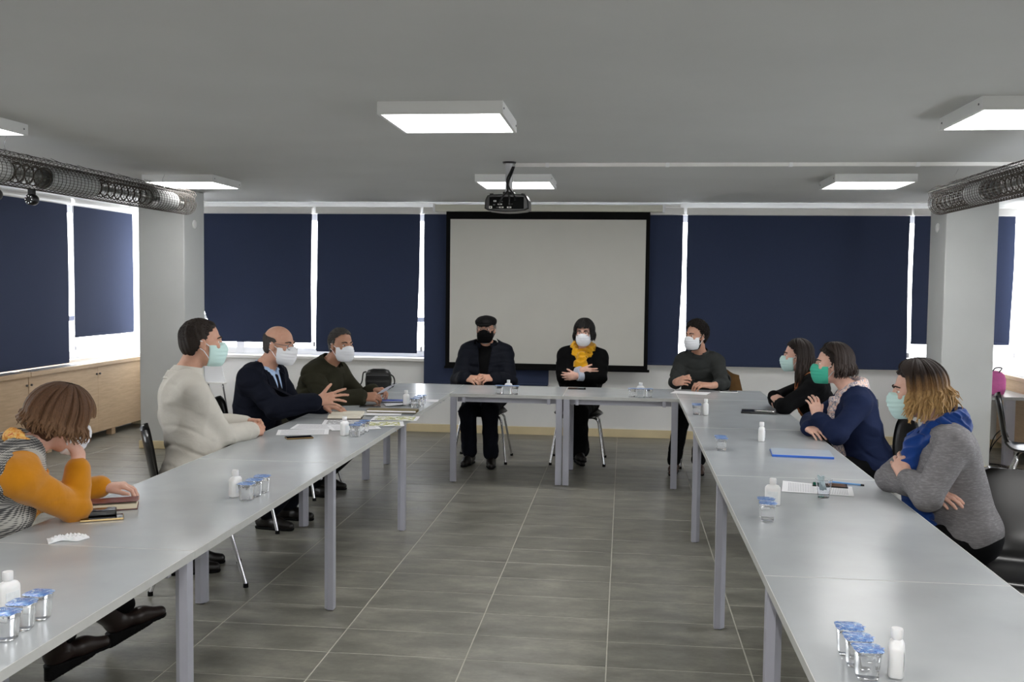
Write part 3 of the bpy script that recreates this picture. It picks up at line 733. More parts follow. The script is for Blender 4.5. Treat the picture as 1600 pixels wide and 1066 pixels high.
# open book of the man in the suit
bk = empty('open_notebook', (-1.80, 6.33, TZ+.001), 'thick open notebook with cream pages before the man in the suit', 'notebook', None, R(-80))
for s_ in (-1, 1):
    P = [[(s_*(.004+.15*i/8), -.105+.21*j/4, .006+.022*math.sin(min(1, i/8*1.25)*math.pi*.75)*(1 if s_ > 0 else .8)) for j in range(5)] for i in range(9)]
    MB().grid(P, True, .014 if s_ > 0 else -.014).build('page_block', M('cream_pages', (228, 222, 205), .8, var=.06, vs=20, vscale=(1, 1, 30)), bk)
MB().bbox(-.16, .16, -.11, .11, .0, .003, .001).build('cover', M('dark_cover', (70, 62, 50), .6), bk)
bf = empty('brown_folder', (-1.545, 6.56, TZ+.0085), 'closed olive-brown folder lying across white pages', 'folder', None, R(-88))
MB().bbox(-.05, .05, -.17, .17, 0, .02, .004).build('folder_cover', M('olive_brown_cover', (118, 105, 68), .55, var=.1, bump=.1), bf)
MB().bbox(-.046, .0505, -.166, .166, .005, .016, .001).build('page_edges', m_paper, bf)
bn = empty('booklet', (-1.69, 7.19, TZ+.007), 'flat blue booklet before the man in olive', 'booklet', None, R(-86))
MB().bbox(-.05, .05, -.1, .1, 0, .006, .002).build('blue_cover', M('blue_cover', (45, 75, 175), .4), bn)
MB().bbox(-.047, .0505, -.097, .097, .0015, .0045, .0005).build('page_edges', m_paper, bn)
# red-brown book under A's hand
rb = empty('hardback_book', (-1.955, 3.62, TZ+.0005), 'dark red notebook with cream pages under a hand', 'notebook', None, R(-65))
MB().bbox(-.058, .064, -.088, .088, 0, .003, .001).build('cover', M('dark_red_cover', (96, 36, 34), .45), rb)
MB().bbox(-.055, .06, -.085, .085, .003, .022, .001).build('page_block', M('cream_page_edges', (226, 216, 190), .8, var=.1, vs=3, vscale=(1, 1, 300)), rb)
P = [[(-.058+.122*i/6, -.088+.176*j/4, .0245+.012*(max(0, i/6-.2))**2+.002*j/4) for j in range(5)] for i in range(7)]
MB().grid(P, True, .0025).build('front_cover', M('dark_red_cover2', (104, 40, 38), .4), rb)
# crumpled tissue
rng = np.random.RandomState(4); P = np.zeros((16, 24, 3))
for i in range(16):
    for j in range(24):
        u, v = i/15-.5, j/23-.5; h = .006+.012*abs(math.sin(u*9+v*13)*math.cos(v*21-u*6))+rng.rand()*.006
        P[i, j] = (u*.055*(1+.5*math.sin(v*9)), v*.13, max(.0016, h*(1-(2*abs(v))**4)*(1-(2*abs(u))**3)))
ti = MB().grid(P, True, .0012).build('tissue', M('soft_tissue', (244, 244, 246), .9, var=.02, sss=.1), None, (-1.86, 3.14, TZ+.0006), R(-55)); setp(ti, 'crumpled white tissue on the left table seam', 'tissue')
# notebook of H
nb = empty('black_notebook', (.955, 7.10, TZ+.0005), 'closed black notebook with a pen beside the long-haired woman', 'notebook', None, R(82))
MB().bbox(-.085, .085, -.12, .12, 0, .012, .003).build('cover', m_black, nb)
MB().bbox(-.082, .0855, -.117, .117, .003, .009, .0005).build('page_edges', m_paper, nb)
MB().tube([(-.03, -.11, .017), (-.03, .03, .017)], .0045, 10).build('pen', m_chrome, nb)
# blue folder
fo = empty('clear_folder', (.945, 5.36, TZ+.0005), 'clear-front folder with blue back holding papers', 'folder', None, R(85))
MB().bbox(-.112, .112, -.155, .155, 0, .004, .0015).build('blue_back', M('blue_plastic', (50, 105, 205), .3), fo)
MB().bbox(-.105, .105, -.148, .148, .004, .010, .0005).build('paper_stack', m_text, fo)
MB().bbox(-.112, .109, -.155, .152, .0102, .0113, .0004).build('clear_cover', M('frosted_cover', (190, 200, 215), .25, var=.05), fo)
MB().bbox(-.1165, -.112, -.155, .155, 0, .0115, .0015).build('spine_bar', M('blue_spine', (60, 115, 220), .3), fo)
# plastic cup with tissue
pc = empty('plastic_cup', (.85, 4.27, TZ+.0004), 'clear disposable cup with a crumpled wrapper inside', 'cup')
prof = [(.0225, 0), (.023, .001), (.026, .028), (.027, .03), (.034, .074), (.0355, .076)]
n = 28; Q = [[(r_*math.cos(2*math.pi*k/n), r_*math.sin(2*math.pi*k/n), z_) for k in range(n+1)] for r_, z_ in prof]
MB().grid(Q, True, -.0008).lathe([(.0005, 0), (.0225, 0), (.0225, .001), (.0005, .0012)], n).build('cup_body', glass('thin_clear_plastic', (.95, .97, 1), .05, 1.3), pc)
P = [[(-.016+.026*i/6-.012*j/9, -.006+.010*math.sin(j*.9+i*.5), .03+.062*j/9+.003*math.sin(i*1.5)) for j in range(10)] for i in range(7)]
MB().grid(P, True, .001).build('wrapper', M('clear_wrapper', (205, 220, 225), .2, var=.1), pc)
# pens
def pen(p, q, lab, mat, r=.0042):
    rt = empty('pen', p, lab, 'pen'); a, b = Vector(p), Vector(q); d = (b-a)
    MB().tube([(0, 0, 0), d*.1, d*.13, d], [.001, r, r, r*.95], 10).build('pen_barrel', mat, rt)
    MB().tube([d*.93, d*1.03], [r*1.1, r*.9], 10).build('pen_cap', m_black, rt)
pen((.94, 4.60, TZ+.005), (1.075, 4.54, TZ+.005), 'light blue pen lying beyond the phone on the right row', M('light_blue_plastic', (110, 160, 215), .3))
# black shoulder bag on the corner table
bag = empty('shoulder_bag', (-2.02, 8.06, TZ+.0005), 'black shoulder bag standing on the far left corner table', 'bag', None, R(8))
P = []
for i, (z, a, b) in enumerate(((0, .095, .05), (.01, .105, .058), (.08, .108, .06), (.13, .1, .055), (.155, .085, .045), (.165, .05, .025))): P.append((a, b, z))
mb = MB(); n = 24; vs = []
for a, b, z in P:
    for k in range(n):
        w = 2*math.pi*k/n; cw, sw = math.cos(w), math.sin(w); q = (abs(cw)**5+abs(sw)**5)**(-1/5); vs.append((a*cw*q, b*sw*q, z))
fs = [(i*n+k, i*n+(k+1) % n, (i+1)*n+(k+1) % n, (i+1)*n+k) for i in range(len(P)-1) for k in range(n)]+[tuple(range(n))[::-1], tuple((len(P)-1)*n+k for k in range(n))]
m_leather = M('black_leather', (9, 9, 10), .4, var=.15, bump=.15, bs=180)
mb.add(vs, fs, True); mb.build('bag_body', m_leather, bag)
P = [[(-.098+.196*j/10, -.064-.004*math.sin(i), .135-.075*i/6) for j in range(11)] for i in range(7)]
MB().grid(P, True, .003).build('flap', m_leather, bag)
MB().tube([(-.09, -.068, .118), (.09, -.068, .118)], .0025, 6).build('zip', m_steel, bag)
MB().tube(smoothpath([(-.1, 0, .14), (-.125, -.01, .13), (-.135, -.02, .06), (-.16, -.03, .006), (-.1, -.04, .006)], 6), .006, 8).build('strap', m_leather, bag)
MB().tube(smoothpath([(.1, 0, .12), (.125, -.01, .1), (.135, -.015, .06), (.12, -.02, .02), (.1, -.03, .03)], 6), .006, 8).build('strap', m_leather, bag)
# easel with white pad behind the man in cream
ez = empty('flip_chart', (-4.35, 9.95, 0), 'small white flip chart easel behind the man in the cream shirt', 'flip chart'); 
def EZ(mb, nm, mat): return mb.build(nm, mat, ez, off=ez.location)
EZ(MB().prism([(-4.62, .545), (-4.13, .545), (-4.20, .86), (-4.60, .86)], 'y', 9.94, 9.952), 'paper_pad', m_paper)
EZ(MB().bbox(-4.64, -4.115, 9.90, 9.96, .528, .545, .004), 'tray', m_frame)
EZ(MB().tube([(-4.16, 9.95, .535), (-4.08, 9.97, 0)], .009, 8), 'leg', m_steel); EZ(MB().tube([(-4.58, 9.95, .535), (-4.64, 9.97, 0)], .009, 8), 'leg', m_steel); EZ(MB().tube([(-4.37, 9.96, .75), (-4.37, 10.3, 0)], .009, 8), 'leg', m_steel)
EZ(MB().lathe([(.001, -.012), (.012, -.01), (.014, 0), (.012, .01), (.001, .012)], 12, (-4.165, 9.935, .50)), 'clamp_knob', m_plast)

# right corner: desk, pink backpack, cables
dk = empty('side_desk', (3.55, 9.85, 0), 'small grey desk standing behind the right column', 'desk')
MB().bbox(3.30, 3.72, 9.42, 10.3, .60, .63, .003).build('desktop', m_table, dk, off=dk.location)
for (x, y) in ((3.50, 9.46), (3.50, 10.24)): MB().bbox(x-.04, x+.05, y-.03, y+.03, 0, .60, .004).build('leg', m_leg, dk, off=dk.location)
bp = empty('pink_backpack', (3.42, 9.62, .631), 'pink bag leaning on the desk behind the right column', 'bag')
mb = MB(); mb.lathe([(.04, 0), (.085, .004), (.1, .05), (.1, .14), (.085, .19), (.05, .215), (.001, .222)], 24, sx=1, sy=.6, sq=1); mb.build('bag_body', cloth('pink_cloth', (226, 120, 180)), bp)
MB().tube(smoothpath([(.03, -.03, .21), (.05, -.04, .25), (.0, -.03, .25), (-.03, -.02, .21)], 5), .006, 7).build('handle', m_black, bp)
rn = random.Random(5)
for k, (cx, cy, r_, lab) in enumerate(((3.33, 9.35, .13, 'looped black cable on the floor right of the column'), (3.44, 9.18, .10, 'smaller cable coil on the floor under the right edge chair'), (3.30, 9.62, .11, 'grey cable coil by the desk leg at the right'))):
    pts = []
    for i in range(46):
        a = i*.42; rr = r_*(.6+.3*math.sin(i*.5+k)+.004*i); pts.append((cx+rr*math.cos(a), cy+rr*.9*math.sin(a), .007+.012*(i/46)+.003*math.sin(i)))
    o = MB().tube(pts, .0055, 6).build('cable_coil', m_black if k < 2 else M('grey_cable', (140, 138, 130), .5)); setp(o, lab, 'cable')
for k, dz in enumerate((.02, 0)):
    r = empty('desk_cable', (3.46, 9.41, .30+dz*3), f'black plug cable hanging at the desk leg, {"upper" if k == 0 else "lower"} one', 'cable'); L = r.location
    MB().tube(smoothpath([(3.46, 9.40, .36-.06*k), (3.42, 9.39, .34-.06*k), (3.36, 9.40, .26-.06*k), (3.33, 9.42, .1), (3.34, 9.43, .012)], 6), .005, 7).build('cord', m_black, r, off=L)
    MB().lathe([(.001, 0), (.012, .002), (.014, .02), (.008, .034), (.001, .035)], 12, (3.445, 9.40, .335-.06*k)).build('plug', m_black, r, off=L)
# ------------------------------------------------------------------ signed-distance modelling of bodies and garments
V3 = lambda *a: np.array(a[0] if len(a) == 1 else a, float)
def unit(v): v = np.asarray(v, float); return v/(np.linalg.norm(v)+1e-12)
def smin(a, b, k):
    if k <= 0: return np.minimum(a, b)
    h = np.clip(.5+.5*(b-a)/k, 0, 1); return b+(a-b)*h-k*h*(1-h)
def rcone(a, b, ra, rb):
    a, b = V3(a), V3(b); cc_ = (a+b)/2; a, b = a.astype(np.float32), b.astype(np.float32); ba = b-a; L2 = float(ba@ba+1e-12); ra, rb = float(ra), float(rb)
    def f(P):
        q = P-a; t = np.clip(q@ba/L2, 0, 1); q = q-t[:, None]*ba
        return np.sqrt(np.einsum('ij,ij->i', q, q))-(ra+(rb-ra)*t)
    f.c = cc_; f.r = math.sqrt(L2)/2+max(ra, rb); return f
def ell(c, r, Rm=None):
    """ellipsoid; Rm columns are its axes"""
    c, r = V3(c), V3(r); I = np.eye(3, dtype=np.float32) if Rm is None else np.asarray(Rm, np.float32); c_, r_ = c.astype(np.float32), r.astype(np.float32)
    def f(P):
        q = (P-c_)@I; r = r_; k0 = np.sqrt(((q/r)**2).sum(1)); k1 = np.sqrt(((q/r**2)**2).sum(1))+1e-9
        return np.where(k0 < .02, -r_.min(), k0*(k0-1)/k1)
    f.c = c; f.r = r.max(); return f
def rbox(c, h, rad, Rm=None):
    c, h = V3(c), V3(h)-rad; I = np.eye(3) if Rm is None else np.asarray(Rm)
    def f(P):
        q = np.abs((P-c)@I)-h; return np.linalg.norm(np.maximum(q, 0), axis=1)+np.minimum(q.max(1), 0)-rad
    f.c = c; f.r = np.linalg.norm(h)+rad; return f
def union(fs, k=.02):
    C = np.mean([f.c for f in fs], 0); C32 = C.astype(np.float32); Rr = max(np.linalg.norm(f.c-C)+f.r for f in fs)
    def g(P):
        q0 = P-C32; d0 = np.sqrt(np.einsum('ij,ij->i', q0, q0))-np.float32(Rr); out = d0+.02
        m = d0 < .07
        if m.any():
            Q = P[m]; d = fs[0](Q)
            for f in fs[1:]: d = smin(d, f(Q), k)
            out[m] = d
        return out
    g.c = C; g.r = Rr; return g
def modify(f, fn):
    g = lambda P: fn(P, f(P)); g.c = f.c; g.r = f.r; return g
def mesh_sdf(f, h, lo=None, hi=None):
    """sparse naive surface nets"""
    lo = f.c-f.r-.03 if lo is None else V3(lo); hi = f.c+f.r+.03 if hi is None else V3(hi)
    H = h*8; n = np.ceil((hi-lo)/H).astype(int)+1
    I = np.stack(np.meshgrid(*[np.arange(k) for k in n], indexing='ij'), -1).reshape(-1, 3)
    s = 8
    while True:
        ctr = (lo+(I+.5)*h*s).astype(np.float32); d = f(ctr); I = I[np.abs(d) < h*s*.87*1.35+.004]
        if s == 1: break
        I = (I[:, None, :]*2+np.array([(a, b, c) for a in (0, 1) for b in (0, 1) for c in (0, 1)])[None]).reshape(-1, 3); s //= 2
    N = n*8+3; key = lambda A: (A[:, 0]*N[1]+A[:, 1])*N[2]+A[:, 2]
    ck = np.unique(key(I)); I = np.stack([ck//(N[1]*N[2]), ck//N[2] % N[1], ck % N[2]], 1)
    off = np.array([(a, b, c) for a in (0, 1) for b in (0, 1) for c in (0, 1)])
    pk = np.unique(key((I[:, None]+off[None]).reshape(-1, 3))); G = np.stack([pk//(N[1]*N[2]), pk//N[2] % N[1], pk % N[2]], 1)
    val = f((lo+G*h).astype(np.float32)).astype(np.float64)
    idx = np.searchsorted(pk, key((I[:, None]+off[None]).reshape(-1, 3))).reshape(-1, 8)
    cv = val[idx]; act = (cv.min(1) < 0) & (cv.max(1) >= 0)
    I, cv, ck = I[act], cv[act], ck[act]
    acc = np.zeros((len(I), 3)); cnt = np.zeros(len(I))
    for a in range(8):
        for b in range(a+1, 8):
            if abs(off[a]-off[b]).sum() == 1:
                sa, sb = cv[:, a], cv[:, b]; m = (sa < 0) != (sb < 0); t = sa[m]/(sa[m]-sb[m])
                acc[m] += off[a]+(off[b]-off[a])*t[:, None]; cnt[m] += 1
    Vv = lo+(I+acc/np.maximum(cnt, 1)[:, None])*h
    quads = []
    for ax in range(3):
        e = np.eye(3, dtype=int)[ax]; b_, c_ = np.eye(3, dtype=int)[(ax+1) % 3], np.eye(3, dtype=int)[(ax+2) % 3]
        k2 = key(G+e); j = np.searchsorted(pk, k2); j[j >= len(pk)] = 0; ok = pk[j] == k2
        s0 = val < 0; m = ok & (s0 != s0[j]); g = G[m]; flip = s0[m]
        cells = [g, g-b_, g-b_-c_, g-c_]; ids = []; good = np.ones(len(g), bool)
        for c in cells:
            kk = key(c); q = np.searchsorted(ck, kk); q[q >= len(ck)] = 0; good &= ck[q] == kk; ids.append(q)
        F = np.stack(ids, 1); F[~flip] = F[~flip][:, ::-1]; quads.append(F[good])
    return Vv, np.concatenate(quads)
def wrinkle(P, amp, freq=26, seed=0.):
    q = P*freq
    w = np.sin(q[:, 0]*1.1+1.7*np.sin(q[:, 2]*.7+seed)+seed)+np.sin(q[:, 1]*1.3+1.5*np.sin(q[:, 0]*.6+2*seed)+q[:, 2]*.9)+np.sin(q[:, 2]*1.2+1.3*np.sin(q[:, 1]*.8+seed)-q[:, 0]*.7)
    c = np.sin(q[:, 2]*1.5+1.9*np.sin(q[:, 0]*.45+seed)+1.6*np.sin(q[:, 1]*.5-seed)+(q[:, 0]-q[:, 1])*.35); m = np.clip(np.sin(q[:, 0]*.38+2*seed)+np.sin(q[:, 2]*.33+q[:, 1]*.3)+.2, 0, 1)
    return amp*(np.abs(w)/1.5-.6)+amp*1.1*m*np.exp(-(c*3.2)**2)

# ------------------------------------------------------------------ people
def skin_mat(name, rgb):
    t = NT(name); t.set(Roughness=.5); t.p.inputs['Specular IOR Level'].default_value = .35
    t.p.inputs['Subsurface Weight'].default_value = .12; t.p.inputs['Subsurface Radius'].default_value = (.012, .005, .003); t.p.inputs['Subsurface Scale'].default_value = .4
    a = srgb(*rgb); co = t.coord('Object'); n = t.noise(co, 45, 4, .6)
    t.l(t.ramp(n, [(.3, (a[0]*.93, a[1]*.86, a[2]*.83, 1)), (.7, a)]), t.p.inputs['Base Color']); t.bump(t.noise(co, 350, 2), .12, .001); return t.m
sk_light = skin_mat('skin_light', (222, 180, 162)); sk_mid = skin_mat('skin_medium', (200, 156, 134)); sk_dark = skin_mat('skin_olive', (180, 136, 112))
def hair_mat(name, stops, rough=.6):
    t = NT(name); t.set(Roughness=rough); t.p.inputs['Specular IOR Level'].default_value = .25
    co = t.coord('Object', (260, 260, 60)); n = t.noise(co, 1, 4, .7)
    at = t.n('ShaderNodeAttribute'); at.attribute_name = 'along'
    col = t.ramp(at.outputs['Fac'], [(p, srgb(*c)) for p, c in stops])
    mx = t.n('ShaderNodeMix', data_type='RGBA', blend_type='MULTIPLY'); mx.inputs[0].default_value = 1
    t.l(col, mx.inputs[6]); t.l(t.ramp(n, [(.25, (.55, .55, .55, 1)), (.75, (1.35, 1.35, 1.35, 1))]), mx.inputs[7]); t.l(mx.outputs[2], t.p.inputs['Base Color'])
    t.bump(n, .5, .004); return t.m
EYE_Y = .0718
m_eye = M('eye_white', (225, 222, 218), .25, var=0); m_iris = M('dark_iris', (38, 24, 16), .15, var=0)
m_brow = M('eyebrow_hair', (30, 22, 18), .8, var=.1)
m_mask_w = M('white_mask', (232, 234, 238), .8, var=.02, bump=.08, bs=300); m_mask_b = M('pale_aqua_mask', (196, 226, 222), .8, var=.02, bump=.08, bs=300)
m_mask_g = M('teal_green_mask', (64, 178, 150), .8, var=.03, bump=.08, bs=300); m_mask_k = M('black_mask', (9, 9, 10), .9, var=.1, spec=.08)
m_shoe = M('dark_shoe_leather', (22, 18, 16), .4, var=.15, bump=.05)
m_trk = cloth('black_trouser_cloth', (14, 14, 16), .15); m_trn = cloth('dark_navy_trouser_cloth', (20, 22, 30), .15)

class Person: pass
def frame_from(f, u):
    u = unit(u); f = unit(f-u*(f@u)); l = np.cross(u, f); return l, f, u
def ik(a, b, l1, l2, pole):
    a, b = V3(a), V3(b); d = b-a; L = np.linalg.norm(d)
    if L > (l1+l2)*.995: s = L/((l1+l2)*.995); l1 *= s; l2 *= s
    n = d/L; x = (l1*l1-l2*l2+L*L)/(2*L); h = math.sqrt(max(l1*l1-x*x, 0)); p = V3(pole); p = unit(p-n*(p@n)); return a+n*x+p*h
def hand_prims(W, d, n, right, curl=(20, 25, 15), splay=.12, thumb=(.75, .55, .35), s=1., fan=None):
    d = unit(d); n = unit(n-d*(V3(n)@d)); sd = np.cross(d, n)*(1 if right else -1); W = V3(W)
    pal = []; fing = []
    offs = (.031, .0105, -.0105, -.030); fwd = (.092, .096, .09, .081)
    lens = ((.044, .026, .021), (.048, .03, .022), (.044, .028, .021), (.035, .021, .019)); rad = (.0096, .0099, .0094, .0083)
    for i in range(4):
        kn = W+s*(d*fwd[i]+sd*offs[i]-n*(.003 if i in (1, 2) else 0))
        pal.append(rcone(W+s*(d*.004+sd*offs[i]*.62), kn, .0155*s, .0118*s))
        ang = 0; p = kn; sp = splay*(1.5-i)/1.5
        f0 = unit(d+sd*sp); cc = curl[i] if hasattr(curl[0], '__len__') else curl
        for j in range(3):
            ang += math.radians(cc[j]); dr = f0*math.cos(ang)+n*math.sin(ang); q = p+dr*lens[i][j]*s
            fing.append(rcone(p, q, rad[i]*s*(1-.07*j), rad[i]*s*(1-.07*(j+1)))); p = q
    tb_ = W+s*(d*.028+sd*.022+n*.006); td = unit(d*thumb[0]+sd*thumb[1]+n*thumb[2])
    pal.append(rcone(W+s*d*.012+sd*.012*s, tb_+td*.02*s, .016*s, .0145*s))
    p = tb_; t2 = unit(td+d*.35)
    for dr, L_, r0, r1 in ((td, .042, .0145, .0115), (unit(td+d*.2), .032, .0112, .0102), (t2, .026, .0102, .0085)):
        q = p+dr*L_*s; fing.append(rcone(p, q, r0*s, r1*s)); p = q
    a = union(pal, .014); b = union(fing, .0035); return union([a, b], .008)
def head_local(fem, jaw=1., nose=1.):
    """head in its own frame: +y face, +z crown, origin mid-head"""
    j = .93 if fem else 1.
    base = union([ell((0, -.014, .03), (.076, .096, .086)), ell((0, .022, -.03), (.064*j, .072, .078)), ell((0, .03, -.07), (.05*j*jaw, .055, .046*jaw)), rcone((-.036, .030, -.07), (.036, .030, -.07), .026*jaw, .026*jaw), ell((0, .066, -.1), (.022, .018, .016))], .028)
    det = [rcone((0, .088, .012), (0, .110, -.026), .008, .0125*nose), ell((.013, .1, -.031), (.009, .011, .008)), ell((-.013, .1, -.031), (.009, .011, .008)), rcone((-.034, .083, .026), (.034, .083, .026), .0085, .0085), ell((.042, .068, -.018), (.02, .02, .018)), ell((-.042, .068, -.018), (.02, .02, .018)), rcone((-.02, .091, -.06), (.02, .091, -.06), .008, .008), rcone((-.016, .090, -.070), (.016, .090, -.070), .0085, .0085)]
    ears = []
    for sx in (-1, 1): ears += [ell((sx*.080, -.006, -.004), (.008, .019, .031)), ell((sx*.079, .003, -.028), (.007, .01, .012))]
    hd = union([base, union(det, .01)], .012)
    def sock(P, d):
        for sx in (-1, 1):
            e = np.linalg.norm((P-V3(sx*.033, .103, .006))/V3(1.35, 1, .85), axis=1)-.0165; d = -smin(-d, e, .012)
        return d
    hd = modify(hd, sock); er = union(ears, .006)
    def cup_(P, d):
        for sx in (-1, 1):
            e = np.linalg.norm((P-V3(sx*.090, -.004, .0))/V3(.6, 1, 1.6), axis=1)-.010; d = np.maximum(d, -e)
        return d
    er = modify(er, cup_); return base, union([hd, er], .006)
def place(f, c, Rm, s):
    """local sdf to world"""
    c = V3(c); Rm = np.asarray(Rm); c32, R32 = c.astype(np.float32), (Rm/s).astype(np.float32); g = lambda P: f((P-c32)@R32)*np.float32(s)
    g.c = c+Rm@f.c*s; g.r = f.r*s; return g
def lookR(yaw, pitch, roll):
    """columns: x (right), y (forward), z(up) of a head looking along yaw (world angle) ; pitch up +, roll tilts to its right"""
    cy, sy = math.cos(yaw), math.sin(yaw); f = V3(cy*math.cos(pitch), sy*math.cos(pitch), math.sin(pitch)); r = V3(sy, -cy, 0); u = np.cross(r, f)
    r2 = r*math.cos(roll)-u*math.sin(roll); u2 = u*math.cos(roll)+r*math.sin(roll); return np.stack([r2, f, u2], 1)

def person(key, label, hip, S, fh, fs, head, look, arms, feet, s=1., fem=False, skin=None, hs=1., bulk=1., h=.0064, sh_w=.178, hpole=(0, 0, 1)):
    p = Person(); p.key = key; p.s = s; p.h = h; p.fem = fem; p.skin = skin
    hip = V3(hip); S = V3(S); p.hip, p.S = hip, S
    p.root = empty('person', (hip[0], hip[1], 0), label, 'person', 'people seated around the tables'); p.off = V3(hip[0], hip[1], 0)
    fh_v, fs_v = V3(math.cos(fh), math.sin(fh), 0), V3(math.cos(fs), math.sin(fs), 0)
    l, f, u = frame_from(unit(fh_v+fs_v), S-hip); p.l, p.f, p.u = l, f, u; p.T = np.stack([l, f, u], 1)
    lh = np.cross(V3(0, 0, 1), fh_v); ls = np.cross(V3(0, 0, 1), fs_v); ls = unit(ls-u*(ls@u)*.6); p.ls = ls; p.fs = unit(np.cross(ls, u)); p.Ts = np.stack([ls, p.fs, u], 1)
    p.sh = {'L': S+ls*sh_w*s-u*.035, 'R': S-ls*sh_w*s-u*.035}
    p.hj = {'L': hip+lh*.085*s, 'R': hip-lh*.085*s}
    p.Hc = V3(head); p.HR = lookR(*look); p.hs = hs*s
    p.el, p.wr, p.hd = {}, {}, {}
    for k in 'LR':
        a = arms[k]; W_ = V3(a['w']); p.wr[k] = W_
        p.el[k] = V3(a['e']) if 'e' in a else ik(p.sh[k], W_, .285*s, .25*s, a.get('pole', (0, 0, -1))); p.hd[k] = a
    p.kn, p.an, p.fd = {}, {}, {}
    for k in 'LR':
        x, y, ang = feet[k][:3]; z = feet[k][3] if len(feet[k]) > 3 else .085; p.an[k] = V3(x, y, z); p.fd[k] = V3(math.cos(ang), math.sin(ang), feet[k][4] if len(feet[k]) > 4 else 0)
        p.kn[k] = ik(p.hj[k], p.an[k], .42*s, .42*s, V3(fh_v[0], fh_v[1], 1.2))
    p.bulk = bulk
    # body
    g = [torso(p, -.012), legs_sdf(p, -.014)]
    for k in 'LR':
        g.append(union([rcone(p.sh[k], p.el[k], .047*s, .039*s), rcone(p.el[k], p.wr[k], .038*s, .026*s)], .02))
    core = union(g, .03)
    base, hd = head_local(fem); p.base = base; p.head = place(hd, p.Hc, p.HR, p.hs)
    nb = p.Hc+p.HR@V3(0, -.022, -.05)*p.hs
    neck = rcone(nb, S+u*.005-p.fs*.012, (.046 if fem else .055)*s, (.053 if fem else .062)*s); p.neck = (nb, S)
    allb = union([union([core, neck], .03), p.head], .018)
    hands = []
    for k in 'LR':
        a = p.hd[k]
        if a.get('hide'): continue
        hands.append(hand_prims(p.wr[k], V3(a['d']), V3(a['n']), k == 'R', a.get('curl', (18, 25, 15)), a.get('splay', .1), a.get('thumb', (.75, .55, .35)), s*(.93 if fem else 1.03)))
    b = union([allb]+hands, .012) if hands else allb
    lo = np.minimum.reduce([hip-.35, p.Hc-.2, p.an['L']-.25, p.an['R']-.25, p.wr['L']-.25, p.wr['R']-.25, S-.35]); hi = np.maximum.reduce([hip+.35, p.Hc+.2, p.an['L']+.25, p.an['R']+.25, p.wr['L']+.25, p.wr['R']+.25, S+.35])
    lo[2] = max(lo[2], -.02); p.lo, p.hi = lo, hi
    part(p, 'body', b, skin, h)
    return p
def part(p, name, f, mat, h=None, parent=None, label=None):
    Vv, F = mesh_sdf(f, h or p.h, np.maximum(p.lo, f.c-f.r-.03), np.minimum(p.hi, f.c+f.r+.03))
    me = fastmesh(name, Vv-p.off, F); o = link(name, me, mat, parent or p.root)
    if label: o['label'] = label
    return o
def torso(p, inf, low=True, wmul=1.):
    s, b = p.s, p.bulk; d = p.S-p.hip; T, Ts = p.T, p.Ts
    fs = []
    if low: fs.append(ell(p.hip+p.u*.025, V3(.178*b, .128*b, .12)*s+inf, T))
    fs += [ell(p.hip+d*.34+p.f*(.0 if p.fem else .022*b), V3((.138 if p.fem else .152)*b, .112*b, .17)*s+inf, T),
           ell(p.hip+d*.66+p.fs*.008, V3(.158*b, .118*b, .185)*s+inf, Ts), ell(p.hip+d*.88-p.fs*.022, V3(.165*b, .088, .11)*s+inf, Ts),
           rcone(p.sh['L']-p.ls*.01, p.sh['R']+p.ls*.01, .054*s+inf, .054*s+inf)]
    if p.fem: fs += [ell(p.hip+d*.66+p.fs*.088*s+p.ls*q*.072*s, V3(.062, .055, .062)*s+inf, Ts) for q in (-1, 1)]
    nb = p.S+p.u*.05
    fs += [rcone(nb-p.fs*.02, p.sh[k]*.75+p.S*.25+p.u*.022, .038*s+inf, .045*s+inf) for k in 'LR']
    return union(fs, .045)
def legs_sdf(p, inf, shin_flare=0):
    s = p.s; fs = []
    for k in 'LR':
        fs += [rcone(p.hj[k], p.kn[k], .088*s+inf, .062*s+inf), rcone(p.kn[k], p.an[k]+V3(0, 0, .03), .06*s+inf, (.042+shin_flare)*s+inf)]
    return union(fs, .03)
def arm_sdf(p, k, inf, end=.9, flare=.0, start=0):
    s = p.s; w = p.el[k]+(p.wr[k]-p.el[k])*end
    return union([rcone(p.sh[k], p.el[k], .057*s+inf, .046*s+inf), rcone(p.el[k], w, .045*s+inf, (.034+flare)*s+inf*.8)], .02)
def hem(f, pt, nrm):
    """cut a garment by a plane: keeps the side opposite to nrm"""
    pt, nrm = V3(pt), unit(nrm); return modify(f, lambda P, d: np.maximum(d, (P-pt)@nrm))
def top(p, name, mat, inf=.014, end=(.92, .92), amp=.006, freq=24, flare=.006, wr_seed=0., long=0., h=None, neck=.045, lab=None):
    """long-sleeved upper garment"""
    fs = [torso(p, inf)]+[arm_sdf(p, k, inf*.85, e, flare) for k, e in zip('LR', end)]
    f = union(fs, .028)
    f = modify(f, lambda P, d: d+wrinkle(P, amp, freq, wr_seed))
    f = hem(f, p.hip-p.u*(.045+long), -p.u)
    nbase = p.S+p.u*neck; ax = unit(p.neck[0]-p.S)
    f = neckcut(f, p, nbase, unit(ax-p.fs*.25))
    return part(p, name, f, mat, h or max(p.h, .007), None, lab)
def neckcut(f, p, pt, nrm, rad=.135):
    pt, nrm, c = V3(pt), V3(nrm), p.S
    return modify(f, lambda P, d: np.maximum(d, -np.maximum(-((P-pt)@nrm), np.linalg.norm(P-c, axis=1)-rad)))
def surf(f, p, x, z, y0=.3):
    ys = np.linspace(y0, -.05, 240); P = (p.S+p.ls*x+p.u*z+p.fs*ys[:, None]).astype(np.float32); d = f(P); i = np.where(d < 0)[0]
    return ys[i[0]] if len(i) else 0.
